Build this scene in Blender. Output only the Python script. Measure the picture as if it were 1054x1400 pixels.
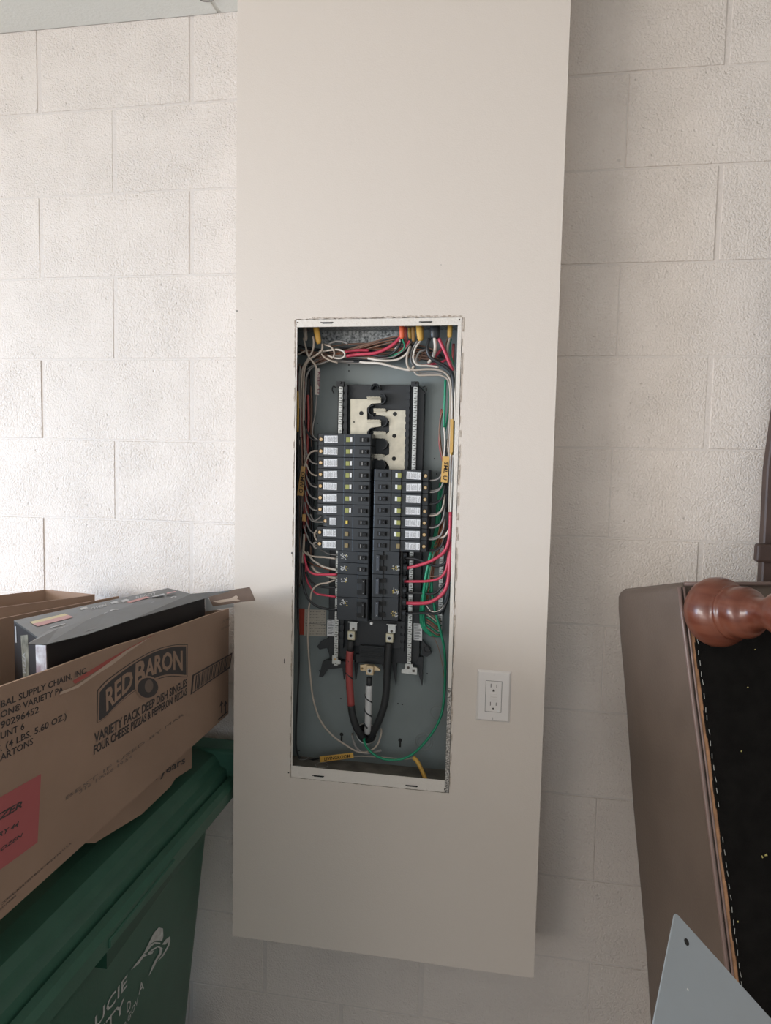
import bpy, bmesh, math, random
from mathutils import Vector, Matrix
random.seed(7)
for o in list(bpy.data.objects): bpy.data.objects.remove(o, do_unlink=True)
SC = bpy.context.scene
COL = SC.collection
# ------------------------------------------------------------------ camera
YAW, PIT, ROL, DIST, FPX, CZ = .16767, .07164, .02075, 1.63139, 946.57, 1.583
CF = Vector((-math.sin(YAW)*math.cos(PIT), math.cos(YAW)*math.cos(PIT), -math.sin(PIT)))
_r = CF.cross(Vector((0, 0, 1))).normalized(); _u = _r.cross(CF)
CR = _r*math.cos(ROL) + _u*math.sin(ROL); CU = -_r*math.sin(ROL) + _u*math.cos(ROL)
CO = Vector((0, -DIST, CZ))
cd = bpy.data.cameras.new('camera'); cam = bpy.data.objects.new('camera', cd); COL.objects.link(cam)
cd.sensor_fit = 'VERTICAL'; cd.sensor_height = 24; cd.sensor_width = 24; cd.lens = FPX/1400*24
cd.clip_start = .02
m3 = Matrix((CR, CU, -CF)).transposed().to_4x4(); m3.translation = CO; cam.matrix_world = m3
SC.camera = cam
# ------------------------------------------------------------------ light
def srgb(h):
    if isinstance(h, str): h = tuple(int(h[i:i+2], 16) for i in (0, 2, 4))
    return tuple((c/255/12.92 if c/255 <= .04045 else ((c/255+.055)/1.055)**2.4) for c in h)
w = bpy.data.worlds.new('world'); SC.world = w; w.use_nodes = True
bg = w.node_tree.nodes['Background']; bg.inputs[0].default_value = (.88, .94, 1.0, 1); bg.inputs[1].default_value = 1.0
def area(name, loc, target, sx, sy, power, color, spread=180):
    l = bpy.data.lights.new(name, 'AREA'); l.shape = 'RECTANGLE'; l.size = sx; l.size_y = sy; l.energy = power
    l.color = color; l.spread = math.radians(spread)
    o = bpy.data.objects.new(name, l); COL.objects.link(o); o.location = loc
    o.rotation_euler = (Vector(target)-Vector(loc)).to_track_quat('-Z', 'Y').to_euler(); return o
area('garage_door_daylight', (-4.5, -3.9, 1.78), (-.3, -.2, 1.35), 3.2, 1.3, 225, (1.0, .96, .915))
area('driveway_bounce', (-3.2, -4.6, .6), (-.4, 0, 1.7), 2.6, .9, 34, (1.0, .86, .78))
area('open_door_sky', (-3.3, -1.5, 1.35), (-1.0, 0, 1.15), 1.0, 1.0, 9, (.40, .66, 1.0), 70)
SC.view_settings.view_transform = 'Standard'; SC.view_settings.look = 'None'
SC.view_settings.gamma = 1; SC.view_settings.use_curve_mapping = False
SC.view_settings.exposure = 0.06
# ------------------------------------------------------------------ pixel rays onto real planes
def ray(px, py): return CF + CR*((px-527)/FPX) + CU*((700-py)/FPX)
def PY(px, py, y): d = ray(px, py); return CO + d*((y-CO.y)/d.y)
def PX(px, py, x): d = ray(px, py); return CO + d*((x-CO.x)/d.x)
def PZ(px, py, z): d = ray(px, py); return CO + d*((z-CO.z)/d.z)
# ------------------------------------------------------------------ materials
def mat(name, color, rough=.6, metal=0., var=.0, vscale=20., bump=0., bscale=200., spec=.5, bump2=0., b2scale=30., stretch=None, color2=None, coat=0.):
    m = bpy.data.materials.new(name); m.use_nodes = True; nt = m.node_tree; N = nt.nodes; L = nt.links
    b = N['Principled BSDF']; c = srgb(color)
    b.inputs['Base Color'].default_value = (*c, 1); b.inputs['Roughness'].default_value = rough
    b.inputs['Metallic'].default_value = metal; b.inputs['Specular IOR Level'].default_value = spec
    b.inputs['Coat Weight'].default_value = coat
    tc = N.new('ShaderNodeTexCoord'); src = tc.outputs['Object']
    if stretch:
        mp = N.new('ShaderNodeMapping'); mp.inputs['Scale'].default_value = stretch; L.new(src, mp.inputs[0]); src = mp.outputs[0]
    if var or color2:
        n = N.new('ShaderNodeTexNoise'); n.inputs['Scale'].default_value = vscale; n.inputs['Detail'].default_value = 5
        L.new(src, n.inputs['Vector']); r = N.new('ShaderNodeValToRGB')
        r.color_ramp.elements[0].position = .35; r.color_ramp.elements[1].position = .65
        c2 = srgb(color2) if color2 else tuple(min(1, x*(1+var)) for x in c)
        c1 = c if color2 else tuple(x*(1-var) for x in c)
        r.color_ramp.elements[0].color = (*c1, 1); r.color_ramp.elements[1].color = (*c2, 1)
        L.new(n.outputs['Fac'], r.inputs[0]); L.new(r.outputs[0], b.inputs['Base Color'])
    prev = None
    for amt, sc in ((bump, bscale), (bump2, b2scale)):
        if amt:
            n = N.new('ShaderNodeTexNoise'); n.inputs['Scale'].default_value = sc; n.inputs['Detail'].default_value = 4
            L.new(src, n.inputs['Vector']); bp = N.new('ShaderNodeBump'); bp.inputs['Strength'].default_value = min(1, amt)
            bp.inputs['Distance'].default_value = .004*max(1, amt); L.new(n.outputs['Fac'], bp.inputs['Height'])
            if prev: L.new(prev.outputs[0], bp.inputs['Normal'])
            prev = bp
    if prev: L.new(prev.outputs[0], b.inputs['Normal'])
    return m
def block_mat():
    m = mat('painted_block', 'e6ddd5', .6, spec=.3); nt = m.node_tree; N = nt.nodes; L = nt.links; b = N['Principled BSDF']
    g = N.new('ShaderNodeNewGeometry'); src = g.outputs['Position']
    n1 = N.new('ShaderNodeTexNoise'); n1.inputs['Scale'].default_value = 230; n1.inputs['Detail'].default_value = 3; n1.inputs['Roughness'].default_value = .6
    n2 = N.new('ShaderNodeTexNoise'); n2.inputs['Scale'].default_value = 9; n2.inputs['Detail'].default_value = 3
    v = N.new('ShaderNodeTexVoronoi'); v.inputs['Scale'].default_value = 48; v.inputs['Randomness'].default_value = 1
    for x in (n1, n2, v): L.new(src, x.inputs['Vector'])
    pit = N.new('ShaderNodeMapRange'); pit.inputs[1].default_value = 0; pit.inputs[2].default_value = .17; pit.inputs[3].default_value = 0; pit.inputs[4].default_value = 1
    L.new(v.outputs['Distance'], pit.inputs[0])
    # only some cells have a pit
    gate = N.new('ShaderNodeMapRange'); gate.inputs[1].default_value = .34; gate.inputs[2].default_value = .36
    sep = N.new('ShaderNodeSeparateColor'); L.new(v.outputs['Color'], sep.inputs[0]); L.new(sep.outputs[0], gate.inputs[0])
    mx = N.new('ShaderNodeMath'); mx.operation = 'MAXIMUM'; L.new(pit.outputs[0], mx.inputs[0]); L.new(gate.outputs[0], mx.inputs[1])
    rough = N.new('ShaderNodeMapRange'); rough.inputs[1].default_value = .35; rough.inputs[2].default_value = .65; rough.inputs[3].default_value = .62; rough.inputs[4].default_value = 1.0
    L.new(n2.outputs['Fac'], rough.inputs[0])
    h = N.new('ShaderNodeMath'); h.operation = 'MULTIPLY'; L.new(n1.outputs['Fac'], h.inputs[0]); L.new(rough.outputs[0], h.inputs[1])
    h2 = N.new('ShaderNodeMath'); h2.operation = 'MULTIPLY_ADD'; L.new(mx.outputs[0], h2.inputs[0]); h2.inputs[1].default_value = .45; L.new(h.outputs[0], h2.inputs[2])
    bp = N.new('ShaderNodeBump'); bp.inputs['Strength'].default_value = 1.0; bp.inputs['Distance'].default_value = .0050
    L.new(h2.outputs[0], bp.inputs['Height']); L.new(bp.outputs[0], b.inputs['Normal'])
    return m
M = {}
M['block'] = block_mat()
M['mortar'] = mat('painted_mortar', 'd9d1ca', .65, bump=.5, bscale=160, spec=.3)
M['drywall'] = mat('painted_drywall', 'dcd2c8', .55, bump=.12, bscale=420, bump2=.1, b2scale=25, spec=.35)
M['drywall_edge'] = mat('torn_drywall_edge', 'd3c8bd', .9, color2='a8998b', vscale=160, bump=.6, bscale=220)
M['ceil'] = mat('ceiling_paint', 'e4e5e0', .8, bump=.3, bscale=150)
M['concrete'] = mat('concrete_floor', '8d8880', .85, var=.15, vscale=6, bump=.2, bscale=90)
M['enclosure'] = mat('grey_enamel', '7b8484', .42, var=.06, vscale=9, spec=.5)
M['galv'] = mat('galvanised_speckle', '4c5152', .45, .3, color2='b4b8b8', vscale=170)
M['dusty'] = mat('dusty_enclosure_floor', '6b665f', .7, var=.25, vscale=30, bump=.2)
M['knock'] = mat('bare_edge_of_knockout', '9a9f9f', .4, .4)
M['flange'] = mat('white_overpainted_flange', 'e2dbd2', .5, bump=.3, bscale=200)
M['peel'] = mat('peeling_paint_metal', 'd8d3cc', .6, color2='55534f', vscale=330, bump=.4, bscale=300)
M['blackp'] = mat('black_plastic', '26292c', .42, spec=.5)
M['breaker'] = mat('breaker_plastic', '292d31', .36, spec=.5)
M['handle'] = mat('breaker_handle', '141517', .4)
M['handleg'] = mat('breaker_handle_grey', '4b5058', .4)
M['dark'] = mat('dark_recess', '141516', .7)
M['white'] = mat('white_print', 'e6e7e6', .5)
M['paper'] = mat('white_label', 'dfe0e2', .6)
M['ink'] = mat('label_ink', '55575c', .7)
M['olive'] = mat('olive_test_button', '9a9c58', .35)
M['yelb'] = mat('yellow_test_button', 'e0c65a', .35)
M['brownb'] = mat('brown_test_button', '8a7a55', .4)
M['tin'] = mat('tin_plated_bus', 'c9c2b0', .38, .55, var=.08, vscale=60)
M['silver'] = mat('aluminium_bar', 'c9cac6', .35, .75, var=.1, vscale=80)
M['brass'] = mat('brass_screw', 'c8a878', .35, .7)
M['lug'] = mat('aluminium_lug', 'cfc8ae', .35, .6)
M['goldlug'] = mat('gold_tinted_lug', 'd8c3a0', .35, .6)
M['wbeige'] = mat('beige_wire', 'b9ada0', .45)
M['wwhite'] = mat('white_wire', 'd8cfc4', .45)
M['wgrey'] = mat('grey_wire', '8d8a87', .45)
M['wbrown'] = mat('brown_wire', '8a6c5c', .5)
M['wblack'] = mat('black_wire', '2c2e31', .4)
M['wcable'] = mat('black_service_cable', '2e3032', .55)
M['wred'] = mat('red_wire', 'c8445a', .4)
M['wredt'] = mat('red_tape', 'a24a48', .5)
M['wgreen'] = mat('green_wire', '1f8f6a', .4)
M['wcopper'] = mat('bare_copper', '9a6248', .4, .5)
M['wyellow'] = mat('yellow_sheath', 'd9ab52', .5)
M['worange'] = mat('orange_sheath', 'ea6c45', .5)
M['wtape'] = mat('white_tape', 'cfd0d0', .45)
M['tan'] = mat('tan_tag', 'b48d55', .6)
M['tagy'] = mat('yellow_tag', 'd8ac62', .6)
M['taggrey'] = mat('grey_cloth_tag', '9a948d', .7)
M['inkb'] = mat('marker_ink', '2a241c', .7)
M['inkr'] = mat('marker_ink_maroon', '5a2b3a', .7)
M['redlab'] = mat('red_warning_sticker', 'a8402f', .6)
M['beigelab'] = mat('beige_circuit_sticker', 'b8b0a2', .6)
M['card'] = mat('corrugated_card', '98806f', .75, var=.05, vscale=7, bump=.06, bscale=90, stretch=(1, 1, 1))
M['cardin'] = mat('inner_card', 'a98c78', .8, var=.05, vscale=8)
M['cardedge'] = mat('card_edge', 'b99c86', .85, var=.15, vscale=200)
M['print'] = mat('dark_box_print', '3f3c3d', .7)
M['printlt'] = mat('faint_dot_print', '6f625a', .7)
M['pink'] = mat('pink_print', 'a85a5c', .7)
M['redprint'] = mat('red_stripe', 'a65550', .7)
M['scuff'] = mat('torn_pale_card', 'b9a696', .85)
M['cartonblk'] = mat('glossy_black_carton', '232021', .55, spec=.3)
M['cartontop'] = mat('carton_top_with_glare', '3f4445', .42, var=.12, vscale=30, spec=.5, coat=.1)  # greyer than the black carton: glare put into the top and flap colour
M['cartonlt'] = mat('pale_carton_print', 'a8a9a9', .35)
M['cartonyel'] = mat('yellow_carton_print', 'c9b877', .35)
M['cartonred'] = mat('red_carton_print', 'b8706c', .35)
M['cartonphoto'] = mat('carton_photo_print', '4b4a3e', .5, color2='8d8a7c', vscale=60)
M['tape'] = mat('clear_packing_tape', 'd9dde2', .3, color2='8f7f86', vscale=45)
M['greenbin'] = mat('green_bin_plastic', '365f50', .42, var=.06, vscale=14, bump=.05, bscale=300, spec=.4)
M['greendk'] = mat('green_bin_shade_and_hinge', '1a4536', .4, spec=.45)  # darker green for the painted shade under the grip, also the hinge bar
M['binprint'] = mat('white_bin_print', 'c2c6c4', .6, var=.15, vscale=90)
M['leather'] = mat('brown_leather', '62554c', .42, var=.07, vscale=9, bump=.12, bscale=260, spec=.5)
M['piping'] = mat('brown_leather_piping', '74605a', .35, spec=.6)
M['frayed'] = mat('frayed_wood_edge', 'a67c5c', .8, var=.25, vscale=60)
M['cloth'] = mat('black_cambric', '151413', .95, var=.2, vscale=40, bump=.3, bscale=500, spec=.1)
M['staple'] = mat('steel_staple', 'a9a8a2', .4, .6)
M['wood'] = mat('varnished_turned_wood', '5c2d1f', .34, color2='70402f', vscale=14, spec=.5, coat=.2, stretch=(1, 1, 6))
M['darkwood'] = mat('dark_stained_wood', '46352f', .5, var=.15, vscale=18)
M['steel'] = mat('grey_painted_sheet', 'a6b1ba', .38, spec=.5, var=.03, vscale=6)
M['plate'] = mat('ivory_white_plastic', 'e4dfdb', .35, spec=.5)
M['slot'] = mat('outlet_slot', '5a5450', .7)
M['flapb'] = mat('brown_flap_card', '6b584c', .7, var=.08, vscale=40)
M['straw'] = mat('straw_lint', 'b5ab6a', .9)
# ------------------------------------------------------------------ object helpers
WL = {}
def tag(o, label=None, cat=None, group=None, kind=None):
    if label: o['label'] = label
    if cat: o['category'] = cat
    if group: o['group'] = group
    if kind: o['kind'] = kind
    return o
def empty(name, loc, label=None, cat=None, group=None):
    o = bpy.data.objects.new(name, None); COL.objects.link(o); o.location = loc; o.empty_display_size = .05
    WL[o] = Vector(loc); return tag(o, label, cat, group)
def link(name, me, loc, parent=None):
    o = bpy.data.objects.new(name, me); COL.objects.link(o); loc = Vector(loc)
    WL[o] = loc
    if parent is not None:
        o.parent = parent; o.location = loc - WL[parent]
    else: o.location = loc
    return o
def mesh(name, vs, fs, m, parent=None, smooth=False, mi=None, label=None, base=False):
    vs = [Vector(v) for v in vs]
    lo = Vector([min(v[i] for v in vs) for i in range(3)]); hi = Vector([max(v[i] for v in vs) for i in range(3)])
    c = (lo+hi)/2
    if base: c.z = lo.z
    me = bpy.data.meshes.new(name); me.from_pydata([v-c for v in vs], [], fs)
    for x in (m if isinstance(m, (list, tuple)) else [m]): me.materials.append(x)
    if mi:
        for p, i in zip(me.polygons, mi): p.material_index = i
    if smooth:
        for p in me.polygons: p.use_smooth = True
    me.update(); o = link(name, me, c, parent)
    if label: o['label'] = label
    return o
def fixn(o):
    bm = bmesh.new(); bm.from_mesh(o.data); bmesh.ops.recalc_face_normals(bm, faces=bm.faces); bm.to_mesh(o.data); bm.free(); return o
def bevel(o, wd, seg=1, ang=30, smooth=False):
    bm = bmesh.new(); bm.from_mesh(o.data); bmesh.ops.recalc_face_normals(bm, faces=bm.faces)
    es = [e for e in bm.edges if len(e.link_faces) == 2 and e.calc_face_angle(0) > math.radians(ang)]
    bmesh.ops.bevel(bm, geom=es, offset=wd, segments=seg, affect='EDGES', profile=.5, clamp_overlap=True)
    if smooth:
        for f in bm.faces: f.smooth = True
    bm.to_mesh(o.data); bm.free(); return o
class MB:
    """collects shapes into one mesh"""
    def __init__(s): s.v = []; s.f = []; s.mi = []
    def add(s, vs, fs, mi=0):
        n = len(s.v); s.v += [Vector(v) for v in vs]; s.f += [[i+n for i in f] for f in fs]; s.mi += [mi]*len(fs); return s
    def box(s, x0, x1, y0, y1, z0, z1, mi=0):
        v = [(x, y, z) for x in (x0, x1) for y in (y0, y1) for z in (z0, z1)]
        return s.add(v, [(0, 1, 3, 2), (4, 6, 7, 5), (0, 4, 5, 1), (2, 3, 7, 6), (0, 2, 6, 4), (1, 5, 7, 3)], mi)
    def prism(s, poly, off, mi=0):
        n = len(poly); poly = [Vector(p) for p in poly]; off = Vector(off)
        return s.add(poly+[p+off for p in poly], [list(range(n))[::-1], [i+n for i in range(n)]]+[(i, (i+1) % n, (i+1) % n+n, i+n) for i in range(n)], mi)
    def tube(s, pts, r, seg=7, mi=0, cap=True):
        pts = [Vector(p) for p in pts]; n = len(pts); vs = []; fs = []
        rr = r if isinstance(r, (list, tuple)) else [r]*n
        t0 = (pts[1]-pts[0]).normalized(); a = t0.orthogonal().normalized()
        for i, p in enumerate(pts):
            t = (pts[min(i+1, n-1)]-pts[max(i-1, 0)]).normalized(); a = (a-t*a.dot(t)).normalized(); b = t.cross(a)
            for k in range(seg):
                q = 2*math.pi*k/seg; vs.append(p+(a*math.cos(q)+b*math.sin(q))*rr[i])
        for i in range(n-1):
            for k in range(seg):
                k2 = (k+1) % seg; fs.append((i*seg+k, i*seg+k2, (i+1)*seg+k2, (i+1)*seg+k))
        if cap: fs += [list(range(seg))[::-1], [(n-1)*seg+k for k in range(seg)]]
        return s.add(vs, fs, mi)
    def cyl(s, c, ax, r, h, seg=12, mi=0, r2=None):
        c = Vector(c); ax = Vector(ax).normalized(); return s.tube([c, c+ax*h], [r, r if r2 is None else r2], seg, mi)
    def build(s, name, m, parent=None, smooth=False, label=None, base=False):
        return mesh(name, s.v, s.f, m, parent, smooth, s.mi, label, base)
def box(name, x0, x1, y0, y1, z0, z1, m, parent=None, bev=0, seg=1, label=None, base=False):
    o = MB().box(x0, x1, y0, y1, z0, z1).build(name, m, parent, label=label, base=base)
    return bevel(o, bev, seg) if bev else fixn(o)
def smooth_path(pts, n=5):
    P = [Vector(p) for p in pts]
    if len(P) < 3: return P
    Q = [P[0]*2-P[1]]+P+[P[-1]*2-P[-2]]; out = []
    for i in range(1, len(Q)-2):
        a, b, c, d = Q[i-1:i+3]
        for k in range(n):
            t = k/n; out.append(.5*((2*b)+(c-a)*t+(2*a-5*b+4*c-d)*t*t+(3*b-a-3*c+d)*t**3))
    return out+[P[-1]]
FONTC = {}
def raw_text(s, bold=0., shear=0.):
    key = (s, bold, shear)
    if key in FONTC: return FONTC[key]
    c = bpy.data.curves.new('t', 'FONT'); c.body = s; c.offset = bold; c.shear = shear; c.resolution_u = 2; c.size = 1; c.fill_mode = 'FRONT'
    o = bpy.data.objects.new('t', c); COL.objects.link(o)
    dg = bpy.context.evaluated_depsgraph_get(); me = bpy.data.meshes.new_from_object(o.evaluated_get(dg))
    vs = [v.co.copy() for v in me.vertices]; fs = [list(p.vertices) for p in me.polygons]
    bpy.data.objects.remove(o); bpy.data.curves.remove(c); bpy.data.meshes.remove(me)
    FONTC[key] = (vs, fs); return vs, fs
def tw(s, bold): 
    vs, _ = raw_text(s+'|', bold); v2, _ = raw_text('|', bold)
    return max(v.x for v in vs)-max(v.x for v in v2)
def text_on(name, s, f, m, parent, prefix='', bold=0., shear=0., lift=Vector((0, 0, 0)), label=None):
    """f(u,v) -> point; u 0..1 spans s without its prefix, v 0..1 is cap height"""
    vs, fs = raw_text(prefix+s, bold, shear); pw = tw(prefix, bold) if prefix else 0.; W = tw(s, bold)
    return mesh(name, [f((v.x-pw)/W, v.y/.70)+lift for v in vs], fs, m, parent, label=label)
def text_px(name, s, pl, pr, h, plane, m, parent, prefix='', bold=.01, shear=0., hr=None, lift=Vector((.0006, 0, 0)), label=None):
    a = plane(*pl); b = plane(*pr); up = plane(pl[0], pl[1]-h)-a
    return text_on(name, s, lambda u, v: a+(b-a)*u+up*v, m, parent, prefix, bold, shear, lift, label)
# ================================================================== STRUCTURE
F = -.1515            # face of the boxed-out drywall chase
Bk = F+.095           # back plate of the enclosure
wall = mesh('wall_back', *(lambda b: (b.v, b.f))(MB().box(-3.4, 2.4, .0009, .2, 0, 2.6416)), M['mortar']); fixn(wall); tag(wall, kind='structure')
C = .2032; ZJ = 2.438; XJ = -1.178
bw, bh, g = .4064, .2032, .0085
def block_mesh(wd, hh):
    mb = MB(); x = wd/2-g/2; z = hh/2-.0012; b = .0024
    y0, y1 = -.0003, .004
    v = [(-x, y1, -z), (x, y1, -z), (x, y1, z), (-x, y1, z), (-x+b, y0, -z+b*.8), (x-b, y0, -z+b*.8), (x-b, y0, z-b*.8), (-x+b, y0, z-b*.8)]
    me = bpy.data.meshes.new('concrete_block'); me.from_pydata(v, [], [(4, 5, 6, 7), (0, 1, 5, 4), (1, 2, 6, 5), (2, 3, 7, 6), (3, 0, 4, 7)])
    me.materials.append(M['block']); me.update(); return me
full = block_mesh(bw, bh); half = block_mesh(bw/2, bh)
for r in range(13):                       # courses from the ceiling down
    zc = ZJ+C/2-r*C
    off = XJ + (0 if r % 2 == 0 else C)
    k0 = math.ceil((-3.4-off)/bw)
    k = k0
    while off+(k+1)*bw < 2.41:
        xc = off+(k+.5)*bw
        dx = -.009 if xc > .1 else 0
        link('concrete_block', full, (xc+dx, random.uniform(-.0014, .0006), zc), wall); k += 1
    if r % 2: link('concrete_block', half, (off+(k+.25)*bw-.009, 0, zc), wall)
# lumps and runs of old paint on the block face
def lump(px, py, w_, h_, k=5):
    c = PY(px, py, -.001); vs = []; fs = []
    n = 9
    for i in range(n):
        q = 2*math.pi*i/n; rr = random.uniform(.7, 1.2); vs.append(c+Vector((math.cos(q)*w_*rr, .002, math.sin(q)*h_*rr)))
    vs.append(c+Vector((0, -.002, 0))); fs = [(i, (i+1) % n, n) for i in range(n)]
    fixn(mesh('paint_lump', vs, fs, M['mortar'], wall, smooth=True))
for a in ((871, 337, .006, .011), (817, 1188, .006, .014), (1018, 740-115, .012, .004), (878, 474, .003, .006), (1017, 311, .004, .004), (265, 294, .006, .003), (273, 612, .006, .007), (190, 263, .004, .003), (170, 498, .006, .006), (846, 219, .006, .005), (262, 700, .005, .004), (117, 604, .006, .004)):
    lump(*a)
floor = box('floor', -3.6, 2.6, -5.2, .2, -.1, 0, M['concrete']); tag(floor, kind='structure')
ceil = box('ceiling', -3.6, 2.6, -5.2, .2, 2.6416, 2.74, M['ceil']); tag(ceil, kind='structure')
for x in (-1.9, -1.1, -.3, .9):
    box('ceiling_panel', x-.395, x+.395, -2.4, -.002, 2.6376, 2.6418, M['ceil'], ceil, .0015)
mb = MB().tube(smooth_path([PZ(270, -6, 2.634), PZ(276, 1, 2.634), PZ(290, 1, 2.634), PZ(293, -8, 2.634)]), .0016, 6)
mb.build('ceiling_wire_staple', M['wgrey'], ceil, True)
wl = MB().box(-3.6, -3.4, -.9, .2, 0, 2.6416).box(-3.6, -3.4, -5.2, -.9, 2.10, 2.6416).box(-3.6, -3.4, -5.2, -4.7, 0, 2.10).build('wall_left', M['mortar']); fixn(wl); tag(wl, kind='structure')
wr = box('wall_right', 2.4, 2.6, -5.2, .2, 0, 2.6416, M['mortar']); tag(wr, kind='structure')
# ------------------------------------------------------------------ drywall chase with the opening
CL_, CRt, CB = -.5954, .1006, .461
OX0, OX1, OZ0, OZ1 = -.457, -.0965, .861, 1.889
def ring(x0, x1, z0, z1, n, jit):
    pts = []
    for (ax, az, bx, bz) in ((x0, z0, x1, z0), (x1, z0, x1, z1), (x1, z1, x0, z1), (x0, z1, x0, z0)):
        for i in range(n):
            t = i/n; j = 0 if i == 0 else 1
            nx, nz = (0, 1) if az == bz else (1, 0)
            d = random.uniform(-jit, jit)*j
            pts.append((ax+(bx-ax)*t+nx*d, az+(bz-az)*t+nz*d))
    return pts
N_ = 70
outer = ring(CL_, CRt, CB, 2.6416, N_, 0); inner = ring(OX0-.0008, OX1+.0010, OZ0-.0010, OZ1+.0010, N_, .0008)
vs = []; fs = []; mi = []
for y in (F, F+.0125):
    vs += [(x, y, z) for x, z in outer]; vs += [(x, y, z) for x, z in inner]
n4 = 4*N_
for i in range(n4):
    j = (i+1) % n4
    fs.append((i, j, n4+j, n4+i)); mi.append(0)
    fs.append((2*n4+i, 3*n4+i, 3*n4+j, 2*n4+j)); mi.append(0)
    fs.append((n4+i, n4+j, 3*n4+j, 3*n4+i)); mi.append(1)
    fs.append((i, 2*n4+i, 2*n4+j, j)); mi.append(0)
chase = mesh('wall_chase', vs, fs, [M['drywall'], M['drywall_edge']], mi=mi); tag(chase, kind='structure'); fixn(chase)
box('side_panel', CL_, CL_+.0125, F+.0126, .002, CB, 2.6416, M['drywall'], chase)
box('side_panel', CRt-.0125, CRt, F+.0126, .002, CB, 2.6416, M['drywall'], chase)
box('bottom_panel', CL_+.0126, CRt-.0126, F+.0126, .002, CB, CB+.0125, M['drywall'], chase)
# little holes and nicks in the drywall face
def nick(px, py, r, m=None, y=F, sx=1, sz=1):
    c = PY(px, py, y-.0003); n = 9
    vs = [c+Vector((math.cos(2*math.pi*i/n)*r*sx*random.uniform(.7, 1.2), 0, math.sin(2*math.pi*i/n)*r*sz*random.uniform(.7, 1.2))) for i in range(n)]
    return mesh('nick', vs, [list(range(n))], m or M['dark'], chase)
for a in ((324, 425, .0016), (603, 362, .0007), (399, 756, .0022), (617.5, 768, .0018), (388.5, 904, .0014, None, F, .7, 5), (343, 437, .0007), (394.5, 1056.5, .0018)): nick(*a)
mb = MB()
for x0, x1 in ((OX0+.03, OX1-.002),):   # ragged strip of torn paper above the panel
    n = 60
    for i in range(n):
        xa = x0+(x1-x0)*i/n; xb = x0+(x1-x0)*(i+1)/n; h = random.uniform(.0008, .0036)
        mb.box(xa, xb, F-.0012, F+.001, OZ1+.0015, OZ1+.0015+h)
mb.build('torn_paper_edge', M['drywall_edge'], chase)
mb = MB()
n = 70
for i in range(n):
    za = OZ0+(OZ1-OZ0)*i/n; zb = za+(OZ1-OZ0)/n
    if random.random() < .75: mb.box(OX1+.001, OX1+.001+random.uniform(.001, .0035), F-.0010, F+.001, za, zb)
    if random.random() < .6: mb.box(OX0-.0015-random.uniform(.0008, .0025), OX0-.001, F-.0010, F+.001, za, zb)
mb.build('torn_paper_edge', M['drywall_edge'], chase)
# ================================================================== ELECTRICAL PANEL
panel = empty('electrical_panel', ((OX0+OX1)/2, F+.05, OZ0), 'open grey breaker panel with its cover off, recessed in the white drywall chase', 'electrical panel')
t = .0016
at_ = lambda px, py: PY(px, py, Bk)
EX0 = PY(402, 800, Bk).x; EZ0 = .867
mb = MB()
mb.box(EX0, EX0+t, F+.0128, Bk, OZ0, OZ1); mb.box(OX1-t, OX1, F+.0003, Bk, OZ0, OZ1)
mb.box(EX0+t, OX1-t, F+.0128, Bk, EZ0, EZ0+t, 2); mb.box(EX0+t, OX1-t, F+.0128, Bk, OZ1-t-.006, OZ1-.006, 1)
mb.box(at_(440, 460).x, at_(548, 460).x, Bk-.0012, Bk-.0001, at_(500, 469).z, OZ1-t-.0065, 1)
fixn(mb.build('enclosure_side', [M['enclosure'], M['galv'], M['dusty']], panel))
back = box('back_plate', EX0, OX1, Bk, Bk+.0016, OZ0, OZ1, M['enclosure'], panel)
def PF(px, py): return PY(px, py, F)
# flanges (top, bottom, right), painted over
zt = PF(520, 446).z; zb = PF(500, 1056.5).z; xr = PF(621.5, 700).x+.0
box('flange', OX0+.001, OX1-.0005, F-.0006, F+.0012, zt, OZ1, M['flange'], panel, .0004, label='white painted top flange')
o = box('flange', OX0+.001, OX1-.009, F-.0008, F+.0010, OZ0, zb, M['flange'], panel, .0004, label='white painted bottom flange')
xr0 = PF(622, 445).x
ZM = PF(613, 940).z
box('flange', OX1-.0085, OX1-.0002, F-.0004, F+.0012, ZM, zt-.0002, M['flange'], panel, .0004, label='white painted right flange')
box('flange', OX1-.0085, OX1-.0002, F-.0004, F+.0012, OZ0+.0002, ZM, M['peel'], panel, .0004, label='right flange with peeling paint')
box('flange', OX0+.0002, OX0+.003, F-.0003, F+.0012, OZ0+.0002, zt-.0002, M['flange'], panel, label='white painted left flange')
def disc(mb, px, py, y, r, mi=0, seg=10, h=.0006):
    c = PY(px, py, y); mb.cyl(c+Vector((0, 0, 0)), (0, -1, 0), r, h, seg, mi)
mb = MB()
for px, py in ((407, 441), (628, 437), (608, 1079)): disc(mb, px, py, F-.0006, .0016)
mb.build('screw_hole', M['dark'], panel)
mb = MB()
for px, py in ((447, 441), (582, 440), (435, 1060.5), (563, 1074)):
    c = PF(px, py); mb.box(c.x-.014, c.x+.014, F-.0017, F-.0006, c.z-.0009, c.z+.0009)
    mb.box(c.x-.010, c.x+.012, F-.0010, F-.0004, c.z-.0024, c.z-.0012)
mb.build('flange_slot', M['dark'], panel)
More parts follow.
